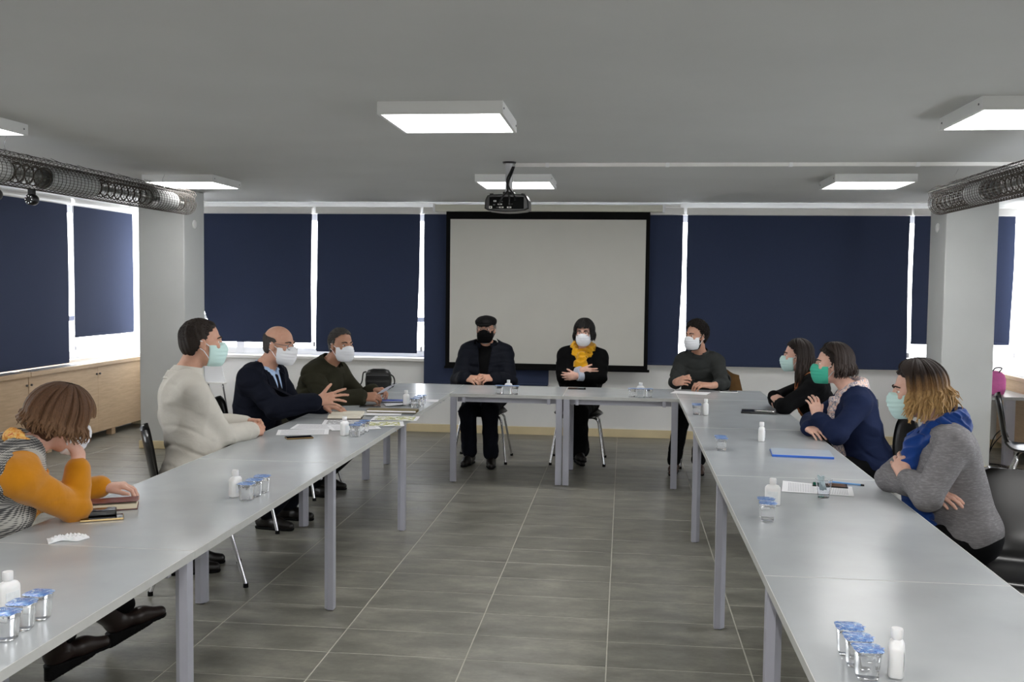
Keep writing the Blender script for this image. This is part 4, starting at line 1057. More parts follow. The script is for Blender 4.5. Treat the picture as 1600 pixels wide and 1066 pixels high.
def trousers(p, mat, inf=.01, amp=.004, flare=.012, name='trousers'):
    f = union([ell(p.hip, V3(.176*p.bulk, .126*p.bulk, .118)*p.s+inf, p.T), legs_sdf(p, inf, flare)], .03)
    f = modify(f, lambda P, d: d+wrinkle(P, amp, 22, 1.3)); f = modify(f, lambda P, d: np.maximum(d, np.minimum((P-p.hip)@p.u-.1, P[:, 2]-p.hip[2]-.03)))
    f = modify(f, lambda P, d: np.maximum(d, -(P[:, 2]-.062)))
    return part(p, name, f, mat, .010)
def shoes(p, mat, boot=False, heel=.0, sole=None):
    for k in 'LR':
        a = p.an[k]; d = unit(p.fd[k]); g = V3(a[0], a[1], a[2]-.085); s = p.s
        dz = V3(0, 0, 1)
        fs = [rcone(g+dz*.048-d*.05, g+dz*.045+d*.07, .036*s, .036*s), rcone(g+d*.07+dz*.038, g+d*.155*s+dz*.03, .037*s, .026*s), rcone(g+dz*.05-d*.035, a+dz*.02 if not boot else a+unit(p.kn[k]-a)*.22, (.037 if not boot else .046)*s, (.042 if not boot else .062)*s)]
        f = union(fs, .03); f = modify(f, lambda P, d_, g=g, d=d: np.maximum(d_, -(P[:, 2]-g[2]-d[2]*((P-g)@d)-.012)))
        o = part(p, 'boot' if boot else 'shoe', f, mat, .006)
        x = np.cross(dz, d); Rm = np.stack([x, d, dz], 1)
        fs = union([rcone(g-d*.05+dz*.016, g+d*.075+dz*.016, .039*s, .040*s), rcone(g+d*.075+dz*.016, g+d*.155*s+dz*.016, .040*s, .028*s)], .01)
        hz = heel
        fs = modify(fs, lambda P, d_, g=g, d=d: np.maximum(np.maximum(d_, (P[:, 2]-g[2]-d[2]*((P-g)@d)-.016)), -(P[:, 2]-g[2]-d[2]*((P-g)@d)-.001)))
        part(p, 'sole', fs, sole or m_blackmatte, .005, o)
        if heel: 
            w = rcone(g-d*.045, g+d*.085, .038, .04); h2 = unit(V3(d[0], d[1], 0)); sl = d[2]
            def wf(P, d_, g=g, h2=h2, sl=sl):
                q = P-g; t = q@h2; lat = q[:, 0]*h2[1]-q[:, 1]*h2[0]; tc = np.clip(t, -.045, .085)
                r = np.sqrt(lat**2+(t-tc)**2)-.037; zz = q[:, 2]-sl*t; return np.maximum(np.maximum(r, zz-.014), -(zz+heel*np.clip(1-(t+.06)/.17, 0, 1)))
            w = modify(w, wf); w.r = .14; part(p, 'wedge_heel', w, sole or m_blackmatte, .005, o)
def wp(p, v): return p.Hc+p.HR@V3(v)*p.hs
def face(p, mask, glasses=None, brow=None, eyes=True, mask_rest=True, mh=.0045):
    HR, hs = p.HR, p.hs
    if eyes:
        for sx in (-1, 1):
            c = wp(p, (sx*.031, EYE_Y, .006)); mb = MB(); mb.lathe([(.0005, -.0118)]+[(.0118*math.cos(t), .0118*math.sin(t)) for t in np.linspace(-1.4, 1.4, 9)]+[(.0005, .0118)], 16, sx=1.05, sy=.62)
            e = mb.build('eye', m_eye, p.root); e.location = c-p.off; e.scale = (hs,)*3
            q = MB().lathe([(.0062, .0104), (.0055, .0114), (.003, .0122), (.0005, .0123)], 14, sy=.72).build('iris', m_iris, e)
            e.rotation_euler = (Matrix(HR.tolist()).to_3x3() @ Matrix.Rotation(-math.pi/2, 3, 'X')).to_euler()
            br = [wp(p, (sx*x, y, z)) for x, y, z in ((.014, .0925, .026), (.026, .0915, .031), (.038, .084, .031), (.050, .070, .026))]
            MB().tube([b-p.off for b in map(lambda q: V3(q), [tuple(v) for v in smoothpath(br, 4)])], [.0028+.0022*math.sin(math.pi*min(1, i/12+.15)) for i in range(13)], 6).build('eyebrow', brow or m_brow, p.root)
    # mask
    hd = modify(union([ell((0, .024, -.03), (.069, .078, .082)), ell((0, .034, -.07), (.057, .062, .05)), rcone((0, .088, -.004), (0, .104, -.028), .014, .018), ell((0, .076, -.08), (.036, .028, .036))], .05), lambda P, d: d-.002)
    def reg(P, d):
        x, y, z = P.T; d = d+.0016*np.sin((z+.05)*2*np.pi/.021)*np.exp(-((z+.05)/.035)**2)*np.clip((y-.05)*30, 0, 1)
        topz = -.009+.014*np.exp(-(x/.03)**2); r = np.maximum(z-topz, -(z+.118))
        r = np.maximum(r, -(y-.030+.12*np.clip(np.abs(z+.05)-.02, 0, 1))); return np.maximum(d, r)
    mk = place(modify(hd, reg), p.Hc, HR, hs); mo = part(p, 'face_mask', mk, mask, mh)
    for sx in (-1, 1):
        for z0, z1 in ((-.018, .012), (-.082, -.026)):
            pts = [wp(p, q) for q in ((sx*.066, .034, z0), (sx*.0755, .018, (z0*.6+z1*.4)), (sx*.0815, .0, z1*.8+z0*.2), (sx*.088, -.018, z1))]
            MB().tube([V3(tuple(q))-p.off for q in smoothpath(pts, 5)], .0022*hs, 6).build('ear_loop', m_mask_w if mask is not m_mask_k else m_mask_k, mo)
    if glasses:
        mb = MB()
        for sx in (-1, 1):
            lp = []
            for k in range(20):
                a = 2*math.pi*k/20; ca, sa = math.cos(a), math.sin(a); q = (abs(ca)**3.2+abs(sa)**3.2)**(-1/3.2)
                x = sx*.034+.026*ca*q; lp.append(V3(tuple(wp(p, (x, .104-.12*max(0, abs(x)-.03), .004+.018*sa*q))))-p.off)
            mb.tube(lp, .0019*hs, 6, closed=True)
            mb.tube([V3(tuple(wp(p, q)))-p.off for q in ((sx*.060, .099, .012), (sx*.072, .075, .013), (sx*.083, -.01, .014), (sx*.083, -.03, -.002))], .0019*hs, 6)
        mb.tube([V3(tuple(wp(p, q)))-p.off for q in ((-.009, .104, .009), (0, .107, .012), (.009, .104, .009))], .0019*hs, 6)
        go = mb.build('glasses', glasses, p.root)
def short_hair(p, mat, inf=.012, bald=False, amp=.003, lowz=-.075, crop=0, top_=0., name='hair', fore=0.):
    cr = union([ell((0, -.014, .03), (.076, .096, .086)), ell((0, -.02, -.02), (.07, .078, .07))], .03)
    def reg(P, d):
        x, y, z = P.T; q = P*V3(95, 95, 40)
        d = d-inf-top_*np.clip(z*9, 0, 1)+amp*(np.sin(q[:, 0]+2*np.sin(q[:, 2]*.5))*np.sin(q[:, 1]+1.5*np.sin(q[:, 0]*.4)))-.0+amp*.6*np.sin(q.sum(1)*1.9)
        jag = .005*np.sin(x*210+3*np.sin(z*130))+.004*np.sin(z*330+x*90)
        yl = jag+np.interp(z, [-.1, -.045, -.02, .02, .05, .075, .095, .13], [-.04, -.012, .010, .012, .027, .052, .078, .09])
        yl = yl-fore*np.clip((z-.02)*25, 0, 1); zl = jag*.8+np.interp(y, [-.11, -.05, -.03, .0, .012, .03], [lowz, lowz, -.04, .018, -.03, -.02])
        r = np.maximum(y-yl, zl-z)
        if bald: r = np.maximum(r, z-np.interp(y, [-.11, -.09, -.05, 0, .03], [.065, .058, .05, .045, .03])-.0)
        return np.maximum(d, r)
    f = place(modify(cr, reg), p.Hc, p.HR, p.hs); return part(p, name, f, mat, .0045)
def locks(p, mat, n, length, part_x=.0, fringe=None, spread=1., seed=1, r0=.0085, flick=.0, el_drop=-8, wav=.006, amin=58, name='hair_locks', sweep=1.0, lift=.008, tuck=0., rag=0.):
    """long hair as many tapered strands that follow the skull and then hang; length(az) in metres below ear level"""
    rn = np.random.RandomState(seed); Vs, Fs, At = [], [], []; nn = 0; ns = 6
    g = p.HR.T@V3(0, 0, -1); rad = V3(.076, .098, .088)+lift
    for i in range(n):
        az = rn.uniform(-180, 180)
        if abs(az) < amin and fringe is None: az = math.copysign(rn.uniform(20, 180), az)
        fr = fringe is not None and abs(az) < amin and rn.rand() < .75
        layer = rn.uniform(0, 1)**.7; pts = []; els = np.linspace(82, fringe if fr else el_drop, 10)
        for e in els:
            w = np.clip((72-e)/55, 0, 1); w = w*w*(3-2*w); a = az
            if not fr and abs(az) < amin: a = az+(math.copysign(amin, az)-az)*w*sweep
            if not fr: a = math.copysign(max(abs(a), amin*w*.98), a)
            ar, er = math.radians(a), math.radians(e)
            v = V3(math.sin(ar)*math.cos(er), math.cos(ar)*math.cos(er), math.sin(er))*(rad+.012*layer*spread)+V3(part_x*max(0, math.sin(er)), -.014, .03)
            pts.append(v)
        if not fr:
            L = length(az)*rn.uniform(.86-rag*.45, 1.05+rag*.2); fk = flick+rag*rn.uniform(-.02, .03); out = unit(V3(pts[-1][0], pts[-1][1]*.8, 0)); ph = rn.uniform(0, 6); m = max(4, int(L/.022))
            base = pts[-1]
            for k in range(1, m+1):
                t = k/m; q = base+g*L*t+out*(fk*t*t+.010*spread*math.sin(t*2.2)-tuck*t*t)+V3(math.sin(ph+t*5), math.cos(ph*1.3+t*4), 0)*wav*t; pts.append(q)
        P = np.array(pts); m = len(P); T = np.gradient(P, axis=0); T /= np.linalg.norm(T, axis=1, keepdims=True)+1e-9
        C = V3(0, -.014, .0); O = P-C; O -= T*(O*T).sum(1)[:, None]; O /= np.linalg.norm(O, axis=1, keepdims=True)+1e-9; B = np.cross(T, O)
        tt = np.linspace(0, 1, m); rr = r0*rn.uniform(.7, 1.25)*np.interp(tt, [0, .12, .75, 1], [.55, 1, .95, .18])
        for k in range(ns):
            w = 2*math.pi*k/ns
        ring = np.stack([P+(B*math.cos(2*math.pi*k/ns)*1.35+O*math.sin(2*math.pi*k/ns)*.55)*rr[:, None] for k in range(ns)], 1)
        Vs.append(ring.reshape(-1, 3)); At.append(np.repeat(tt, ns))
        I = np.arange(m-1)[:, None]*ns; K = np.arange(ns)[None]; K2 = (K+1) % ns
        Fs.append(np.stack([I+K, I+K2, I+ns+K2, I+ns+K], -1).reshape(-1, 4)+nn); nn += m*ns
    Vl = np.concatenate(Vs); Vw = p.Hc+(Vl*p.hs)@p.HR.T
    me = fastmesh(name, Vw-p.off, np.concatenate(Fs)); at = me.attributes.new('along', 'FLOAT', 'POINT'); at.data.foreach_set('value', np.concatenate(At).astype(np.float32))
    return link(name, me, mat, p.root)
def fuzz(p, mat, n=900, L=.03, r0=.0026, inf=.010, seed=2, bald=False, lowz=-.07, comb=(0, -1, -.25), lift=.25, top_=0., name='hair_strands', fore=0.):
    """short combed strands over the scalp"""
    rn = np.random.RandomState(seed); v = rn.normal(size=(n*4, 3)); v /= np.linalg.norm(v, axis=1, keepdims=True)
    P = v*(V3(.076, .096, .086)+inf*.75)+V3(0, -.014, .03); P[:, 2] += top_*.9*np.clip(P[:, 2]*9, 0, 1)
    x, y, z = P.T; jag = .004*rn.normal(size=len(P))
    yl = np.interp(z, [-.1, -.045, -.02, .02, .05, .075, .095, .13], [-.04, -.012, .010, .012, .027, .052, .078, .09])+jag
    zl = np.interp(y, [-.11, -.05, -.03, .0, .012, .03], [lowz, lowz, -.04, .018, -.03, -.02])+jag
    yl = yl-fore*np.clip((z-.02)*25, 0, 1); ok = (y < yl) & (z > zl)
    if bald: ok &= z < np.interp(y, [-.11, -.09, -.05, 0, .03], [.065, .058, .05, .045, .03])
    P = P[ok][:n]; N = P-V3(0, -.014, .03); N = N/V3(.076, .096, .086)**2; N /= np.linalg.norm(N, axis=1, keepdims=True); m = len(P)
    c = V3(comb)+rn.normal(size=(m, 3))*.35; c -= N*(c*N).sum(1)[:, None]; c /= np.linalg.norm(c, axis=1, keepdims=True)
    ln = (L*rn.uniform(.6, 1.2, m))[:, None]; ns, nk = 4, 4; pts = []
    for i in range(nk):
        t = i/(nk-1); pts.append(P+c*ln*t+N*(ln*lift*(t-.9*t*t)-.002))
    pts = np.stack(pts, 1); B = np.cross(c, N); rr = r0*np.array([.8, 1, .8, .15]); ring = np.stack([pts+(B[:, None]*math.cos(2*math.pi*k/ns)+N[:, None]*math.sin(2*math.pi*k/ns)*.6)*rr[None, :, None] for k in range(ns)], 2)
    V = ring.reshape(-1, 3); base = (np.arange(m)*nk*ns)[:, None, None]; I = (np.arange(nk-1)*ns)[None, :, None]; K = np.arange(ns)[None, None]; K2 = (K+1) % ns
    F = np.stack([base+I+K, base+I+K2, base+I+ns+K2, base+I+ns+K], -1).reshape(-1, 4)
    return link(name, fastmesh(name, p.Hc+(V*p.hs)@p.HR.T-p.off, F), mat, p.root)
def scarf(p, mat, r=.045, turns=((.078, .06, .0), (.085, .02, .02)), tails=(), amp=.006, freq=45, h=.006, name='scarf', flat=None):
    fs = []
    for (rr, dz, df) in turns:
        pts = []
        for k in range(17):
            a = 2*math.pi*k/16; pts.append(p.S+p.ls*rr*1.08*math.cos(a)*p.s+p.fs*(rr*math.sin(a)*p.s+df-.008)+p.u*(dz+.012*math.sin(a*2+1)-.028*math.sin(a)))
        fs += [rcone(pts[k], pts[k+1], r*p.s*.8, r*p.s*.8) for k in range(16)]
    for t in tails: fs += [rcone(t[i], t[i+1], t[-1], t[-1]) for i in range(len(t)-2)]
    f = union(fs, .018); f = modify(f, lambda P, d: d+wrinkle(P, amp, freq, .7)); return part(p, name, f, mat, h)
def tl(p, a, b, c): return p.S+p.ls*a+p.fs*b+p.u*c      # torso-relative point: left, forward, up from the neck base
def collar(p, mat, r=.07, hgt=.04, gap=.5, out=.022, name='collar', tilt=.3, z0=.02):
    """folded shirt collar ring with a front gap (radians half-width)"""
    P = []; ax = unit(p.neck[0]-p.S)
    for i in range(25):
        a = math.pi/2+gap+(2*math.pi-2*gap)*i/24; d = p.ls*math.cos(a)*1.06+p.fs*math.sin(a); fr = (1+math.sin(a))/2; row = []
        ctr = p.S-p.fs*.01+ax*.0
        for (rr, zz) in ((r, z0), (r*.96, z0+hgt), (r*1.0, z0+.004+hgt), (r+out*.7, z0+hgt*.45-.02*fr), (r+out+.010, z0-.024-.03*fr)): row.append(ctr+d*rr*p.s+ax*zz-ax*tilt*.12*(fr-.5)-p.off)
        P.append(row)
    return MB().grid(P, True, .003).build(name, mat, p.root)
def cuff(p, k, mat, at=.93, ln=.05, r=.034, name='cuff'):
    d = unit(p.wr[k]-p.el[k]); c = p.el[k]+(p.wr[k]-p.el[k])*at
    f = modify(rcone(c, c+d*ln, r*p.s, r*p.s*.95), lambda P, dd: np.maximum(np.maximum(dd, -((P-c)@d)), (P-c)@d-ln)); return part(p, name, f, mat, .005)
# ------------------------------------------------------------------ the ten people
def vcut(f, p, w, depth, y0=.0, zt=.1):
    """V-shaped front opening in a garment"""
    def fn(P, d):
        q = (P-p.S)@p.Ts; x, y, z = q.T
        wd = np.maximum(np.abs(x)-w*np.clip((z+depth)/depth, 0, 1.6), -(z+depth)); wd = np.maximum(wd, -(y-y0)); return np.maximum(d, -wd)
    return modify(f, fn)
def coat(p, name, mat, inf, end, vw=.07, vd=.26, amp=.005, quilt=0, long=.06, h=None, freq=22, flare=.012, seed=0., neck=.03, y0=.02):
    fs = [torso(p, inf)]+[arm_sdf(p, k, inf*.9, e, flare) for k, e in zip('LR', end)]
    f = union(fs, .03)
    def fn(P, d):
        d = d+wrinkle(P, amp, freq, seed)
        if quilt:
            z = (P-p.S)@p.u; d = d-quilt*(np.abs(np.sin(z*np.pi/.075))-.5)
        return d
    f = modify(f, fn); f = hem(f, p.hip-p.u*(.045+long), -p.u); nb = p.S+p.u*neck; ax = unit(p.neck[0]-p.S)
    f = neckcut(f, p, nb, unit(ax-p.fs*.2)); p.coat = f
    if vw: f = vcut(f, p, vw, vd, y0)
    return part(p, name, f, mat, h or max(p.h, .007))
deg = math.radians

# --- A: woman in mustard, head on hand
c_must = cloth('mustard_knit', (196, 128, 22), .1, sheen=.3); c_plaid_t = NT('grey_check_wool')
t = c_plaid_t; t.set(Roughness=.9); co = t.coord('Object'); sp = t.n('ShaderNodeSeparateXYZ'); t.l(co, sp.inputs[0])
def stripes(o, k, ph=0):
    a = t.n('ShaderNodeMath', op='MULTIPLY_ADD'); a.inputs[1].default_value = k; a.inputs[2].default_value = ph; t.l(o, a.inputs[0]); b = t.n('ShaderNodeMath', op='SINE'); t.l(a.outputs[0], b.inputs[0]); return b.outputs[0]
hx = t.n('ShaderNodeMath', op='SUBTRACT'); t.l(sp.outputs[0], hx.inputs[0]); t.l(sp.outputs[1], hx.inputs[1])
s1 = stripes(hx.outputs[0], 640); s2 = stripes(sp.outputs[2], 820); b1 = stripes(hx.outputs[0], 62, 1); b2 = stripes(sp.outputs[2], 85)
a1 = t.n('ShaderNodeMath', op='ADD'); t.l(s1, a1.inputs[0]); t.l(s2, a1.inputs[1]); a2 = t.n('ShaderNodeMath', op='ADD'); t.l(b1, a2.inputs[0]); t.l(b2, a2.inputs[1])
a3 = t.n('ShaderNodeMath', op='MULTIPLY_ADD'); a3.inputs[1].default_value = .7; t.l(a2.outputs[0], a3.inputs[0]); t.l(a1.outputs[0], a3.inputs[2])
mr = t.n('ShaderNodeMapRange'); mr.inputs[1].default_value = -2.2; mr.inputs[2].default_value = 2.2; t.l(a3.outputs[0], mr.inputs[0])
t.l(t.ramp(mr.outputs[0], [(.3, srgb(62, 62, 64)), (.5, srgb(124, 123, 120)), (.68, srgb(180, 178, 172))]), t.p.inputs['Base Color']); c_plaid = t.m
def mottle(name, cols, scale=40):
    q = NT(name); q.set(Roughness=.85); n = q.noise(q.coord('Object'), scale, 3, .6, 1.); q.l(q.ramp(n, [(.3+.4*i/(len(cols)-1), srgb(*c)) for i, c in enumerate(cols)]), q.p.inputs['Base Color']); q.bump(q.noise(q.coord('Object'), 400, 2), .15, .001); return q.m
A = person('A', 'woman in mustard sweater and checked pinafore resting her head on one hand', (-2.44, 3.18, .55), (-2.16, 3.335, .95), deg(30), deg(42), (-2.073, 3.46, 1.075), (deg(50), deg(-16), deg(10)),
  dict(R=dict(w=(-2.012, 3.47, .95), e=(-1.993, 3.41, .758), d=(-.2, .0, .95), n=(-.75, -.2, -.4), curl=(70, 85, 45), splay=.02, thumb=(.8, .3, .5)),
       L=dict(w=(-2.065, 3.735, .772), pole=(-.3, .6, -.8), d=(.92, .3, .06), n=(.05, .0, -1), curl=(30, 38, 22), splay=.12, thumb=(.85, .35, .3))),
  dict(L=(-2.13, 4.03, deg(33), .165, .24), R=(-2.21, 3.70, deg(38), .145, .2)), s=.95, fem=True, skin=sk_light, h=.005, bulk=1.08)
top(A, 'sweater', c_must, .013, (.95, .72), .004, 26, h=.006)
f = union([torso(A, .022)], .03); f = modify(f, lambda P, d: d+wrinkle(P, .003, 18, 2.))
ar = union([rcone(A.sh[k]+A.ls*(.035 if k == 'L' else -.035)+A.u*.05, A.el[k], .075, .065) for k in 'LR'], .02); arR = ar
f = modify(f, lambda P, d: np.maximum(d, -ar(P))); f = vcut(f, A, .07, .2); f = hem(f, A.S+A.u*.03, A.u)
ft = torso(A, .027)
def strap(P, d):
    q = (P-A.S)@A.Ts; return np.maximum(np.maximum(d, np.abs(np.abs(q[:, 0])-.096)-.034), -(q[:, 2]+.2))
st = modify(ft, strap); f_ = f; fj = lambda P: np.minimum(f_(P), st(P)); fj.c, fj.r = f.c, f.r
part(A, 'pinafore', fj, c_plaid, .006)
f = modify(union([ell(A.hip, V3(.19, .14, .12), A.T), rcone(A.hj['L'], A.hj['L']+(A.kn['L']-A.hj['L'])*.9, .1, .082), rcone(A.hj['R'], A.hj['R']+(A.kn['R']-A.hj['R'])*.9, .1, .082)], .06), lambda P, d: d+wrinkle(P, .003, 18, 2.)); part(A, 'skirt', f, c_plaid, .008)
trousers(A, m_trk, .002, .001, .0, 'leggings')
shoes(A, M('brown_boot_leather', (38, 28, 25), .38, var=.2, bump=.08), True, .045)
scarf(A, mottle('orange_yellow_scarf_cloth', [(240, 200, 70), (222, 120, 40), (240, 205, 120), (206, 74, 34)], 55), .024, ((.072, .045, 0), (.080, .025, .01)), ([tl(A, -.055, .09, .0), tl(A, -.06, .14, -.1), tl(A, -.05, .15, -.24), .022], [tl(A, .03, .11, .0), tl(A, .03, .15, -.1), tl(A, .02, .16, -.22), .02]), .005, 60, h=.005)
face(A, m_mask_w)
hbrown = hair_mat('brown_bob_hair', [(0, (84, 60, 44)), (.5, (98, 70, 50)), (1, (122, 92, 66))]); short_hair(A, hbrown, .016, lowz=-.09)
locks(A, hbrown, 330, lambda a: .06, fringe=8, spread=1.8, seed=3, r0=.0078, tuck=.014, amin=52, wav=.014, lift=.014, rag=.7)
MB().lathe([(.0008, 0), (.009, .003), (.0115, .014), (.009, .026), (.0008, .029)], 12).build('ring', m_gold, A.root, tuple(A.wr['L']-A.off+V3(.115, .03, -.012))).scale = (.3, .3, .3)

# --- B: man in cream shirt
c_cream = cloth('cream_linen', (196, 192, 183), .04)
B = person('B', 'man in cream shirt with clasped hands seen from behind', (-2.28, 5.04, .56), (-2.335, 5.075, 1.055), deg(28), deg(36), (-2.262, 5.135, 1.27), (deg(30), deg(-3), 0),
  dict(R=dict(w=(-2.075, 5.36, .762), e=(-2.14, 5.10, .772), d=(.12, 1, 0), n=(-.75, .1, -.6), curl=(38, 45, 30), splay=.08, thumb=(.8, .3, .5)),
       L=dict(w=(-2.17, 5.535, .775), e=(-2.37, 5.43, .785), d=(1, -.25, -.05), n=(-.1, -.85, -.45), curl=(42, 50, 30), splay=.06, thumb=(.8, .4, .3))),
  dict(L=(-2.40, 5.28, deg(25)), R=(-2.36, 5.12, deg(20))), s=1.03, skin=sk_mid, h=.0055, bulk=1.14, hs=1.03, sh_w=.19)
top(B, 'shirt', c_cream, .015, (.96, .96), .006, 20, h=.0065, neck=.06); collar(B, c_cream, .080, .044, .35, .022, z0=.045); cuff(B, 'R', c_cream, .80, .06, .038); cuff(B, 'L', c_cream, .80, .06, .038)
trousers(B, m_trn); shoes(B, m_shoe); face(B, m_mask_b)
hdark = hair_mat('dark_brown_short_hair', [(0, (40, 32, 27)), (1, (50, 40, 34))]); short_hair(B, hdark, .007, amp=.002, fore=.006); fuzz(B, hdark, 1300, .022, .0024, .009)
wb_ = B.el['L']+(B.wr['L']-B.el['L'])*.98; d_ = unit(B.wr['L']-B.el['L'])
wt = modify(rcone(wb_-d_*.01, wb_+d_*.01, .034, .034), lambda P, d: np.maximum(d, np.abs((P-wb_)@d_)-.010)); part(B, 'wristwatch', wt, m_gold, .004)

# --- C: balding man in suit, arm stretched out
c_suit = cloth('dark_navy_suit', (19, 22, 33), .1); c_sky = cloth('light_blue_shirt', (176, 200, 232), .04, wr=.2)
C = person('C', 'balding man in dark suit and tie gesturing with an open hand', (-2.44, 6.25, .56), (-2.33, 6.25, 1.005), deg(5), deg(-6), (-2.225, 6.25, 1.192), (deg(-14), deg(-8), 0),
  dict(R=dict(w=(-1.945, 6.155, .842), e=(-2.17, 6.02, .80), d=(.95, .12, .17), n=(.0, .85, -.5), curl=((4, 10, 8), (10, 16, 10), (16, 18, 12), (20, 22, 12)), splay=.30, thumb=(.55, .85, .0)),
       L=dict(w=(-1.99, 6.46, .768), pole=(-.2, .5, -.8), d=(.95, -.2, 0), n=(0, 0, -1), curl=(20, 25, 15))),
  dict(L=(-2.23, 6.42, deg(-5)), R=(-2.27, 6.15, deg(-10))), s=1.02, skin=sk_mid, bulk=1.1, hs=1.0)
top(C, 'shirt', c_sky, .004, (.97, .97), .0, 20, flare=.002, neck=.05); coat(C, 'suit_jacket', c_suit, .024, (.86, .9), .075, .27, .005, y0=.0, seed=.5)
collar(C, c_sky, .071, .036, .3, .02)
for q in (-1, 1):
    P = []
    for i in range(11):
        t_ = i/10; z = .045-.315*t_; wi = .075*min(1.2, max(0, (z+.27)/.27)); wo = wi+.062*math.sin(min(1, .25+t_*.95)*math.pi)**.6*(1-.35*t_)+.004; row = []
        for j in range(5):
            x = wi+(wo-wi)*j/4; row.append(C.S+C.ls*q*x+C.u*z+C.fs*(surf(C.coat, C, q*x, z)+.005+.004*math.sin(j/4*3))-C.off)
        P.append(row)
    MB().grid(P, True, .004*q).build('lapel', c_suit, C.root)
f = union([rcone(tl(C, 0, .085, .0), tl(C, 0, .128, -.08), .016, .02), rcone(tl(C, 0, .128, -.08), tl(C, 0, .152, -.3), .02, .032)], .01); part(C, 'tie', f, cloth('black_tie_silk', (16, 16, 24)), .006)
cuff(C, 'R', c_sky, .86, .045, .042, 'shirt_cuff'); cuff(C, 'L', c_sky, .88, .035, .041, 'shirt_cuff')
q = tl(C, -.13, .135, -.33); MB().lathe([(.001, 0), (.009, .0), (.009, .004), (.001, .005)], 12).build('jacket_button', m_steel, C.root, tuple(q-C.off)).rotation_euler = (0, deg(90), 0)
trousers(C, m_trn); shoes(C, m_shoe); face(C, m_mask_w, m_steel)
short_hair(C, hair_mat('grey_black_hair', [(0, (62, 58, 56)), (1, (90, 88, 86))]), .006, bald=True); fuzz(C, D.materials['grey_black_hair'], 800, .022, .0024, .008, bald=True)

# --- D: man in olive jacket
c_olive = cloth('olive_jacket_cloth', (46, 45, 34), .12)
Dp = person('D', 'man in dark olive jacket holding up a sheet of paper', (-2.40, 7.27, .55), (-2.205, 7.22, .945), deg(-10), deg(-16), (-2.085, 7.19, 1.135), (deg(-38), deg(-3), 0),
  dict(R=dict(w=(-1.875, 6.99, .772), pole=(-.2, -.7, -.6), d=(.97, .2, .05), n=(-.1, .7, -.7), curl=(42, 45, 25), splay=.05, thumb=(.9, .2, .3)),
       L=dict(w=(-1.865, 7.27, .785), pole=(-.2, .7, -.6), d=(.97, -.25, .1), n=(-.1, -.6, -.8), curl=(42, 45, 25), splay=.05, thumb=(.9, .2, .3))),
  dict(L=(-2.28, 7.42, deg(-5)), R=(-2.28, 7.15, deg(-10))), s=.98, skin=sk_dark, bulk=1.08)
coat(Dp, 'olive_jacket', c_olive, .026, (.93, .93), 0, .2, .006, seed=1.1, neck=.055); collar(Dp, c_olive, .080, .045, .45, .026, z0=.04)
trousers(Dp, m_trk); shoes(Dp, m_shoe); face(Dp, m_mask_w); short_hair(Dp, hair_mat('dark_greying_hair', [(0, (70, 68, 66)), (1, (96, 94, 92))]), .007, amp=.002, top_=.004, fore=.016); fuzz(Dp, D.materials['dark_greying_hair'], 1200, .034, .003, .011, comb=(.2, -1, .2), lift=.5, top_=.004, fore=.014)
P = [[(-1.775+.135*i/8+.02*math.sin(j/6), 7.02+.20*j/6, .792+.075*(i/8)+.012*math.sin(i/8*3)) for j in range(7)] for i in range(9)]
ps = MB().grid(P, True, .0005).build('paper_sheet', m_paper, None, (0, 0, 0)); setp(ps, 'white sheet held up by the man in the olive jacket', 'paper', 'loose papers on the tables')

# --- E: man in cap and padded jacket
c_puff = cloth('dark_padded_nylon', (14, 17, 26), .1, rough=.7); c_blk = cloth('black_wool', (8, 8, 9), .15)
E_ = person('E', 'man in black cap and dark padded jacket with folded hands', (-1.25, 8.95, .56), (-1.24, 8.96, 1.005), deg(-90), deg(-90), (-1.237, 8.89, 1.192), (deg(-94), deg(-2), 0),
  dict(R=dict(w=(-1.375, 8.60, .772), pole=(-.45, .4, -.7), d=(.8, -.5, 0), n=(.35, .45, -.8), curl=(40, 48, 30), splay=.12, thumb=(.8, .4, .1)),
       L=dict(w=(-1.115, 8.60, .778), pole=(.45, .4, -.7), d=(-.8, -.5, .06), n=(-.35, .45, -.8), curl=(40, 48, 30), splay=.12, thumb=(.8, .4, .1))),
  dict(L=(-1.14, 8.60, deg(-82)), R=(-1.345, 8.67, deg(-100))), s=1.0, skin=sk_mid, bulk=1.06, sh_w=.165)
top(E_, 'black_sweater', c_blk, .008, (.9, .9), .0, 20, neck=.075); coat(E_, 'padded_jacket', c_puff, .032, (.92, .92), .06, .52, .004, .005, .10, seed=2.2, neck=.05, y0=.04); collar(E_, c_puff, .088, .055, .5, .02)
trousers(E_, m_trn, .014); shoes(E_, m_shoe); face(E_, m_mask_k, m_steel); short_hair(E_, hair_mat('grey_side_hair', [(0, (120, 118, 114)), (1, (150, 150, 148))]), .008)
f = union([ell((0, -.012, .075), (.093, .118, .05)), ell((0, .01, .06), (.091, .11, .035))], .03)
f = modify(f, lambda P, d: np.maximum(d+wrinkle(P, .0015, 60), -(P[:, 2]-.042-.10*np.clip(P[:, 1]-.02, -1, .2)))); cp = part(E_, 'flat_cap', place(f, E_.Hc, E_.HR, E_.hs), m_blackmatte, .005)
f = modify(ell((0, .085, .047), (.072, .055, .02)), lambda P, d: np.maximum(np.maximum(d, P[:, 2]-.058), -(P[:, 2]-.047+.35*np.clip(P[:, 1]-.08, 0, 1)))); part(E_, 'cap_brim', place(f, E_.Hc, E_.HR, E_.hs), m_blackmatte, .0045, cp)
q = tl(E_, .045, .155, -.21); MB().lathe([(.001, 0), (.007, 0), (.007, .003), (.001, .004)], 10).build('snap_button', m_chrome, E_.root, tuple(q-E_.off)).rotation_euler = (deg(90), 0, 0)
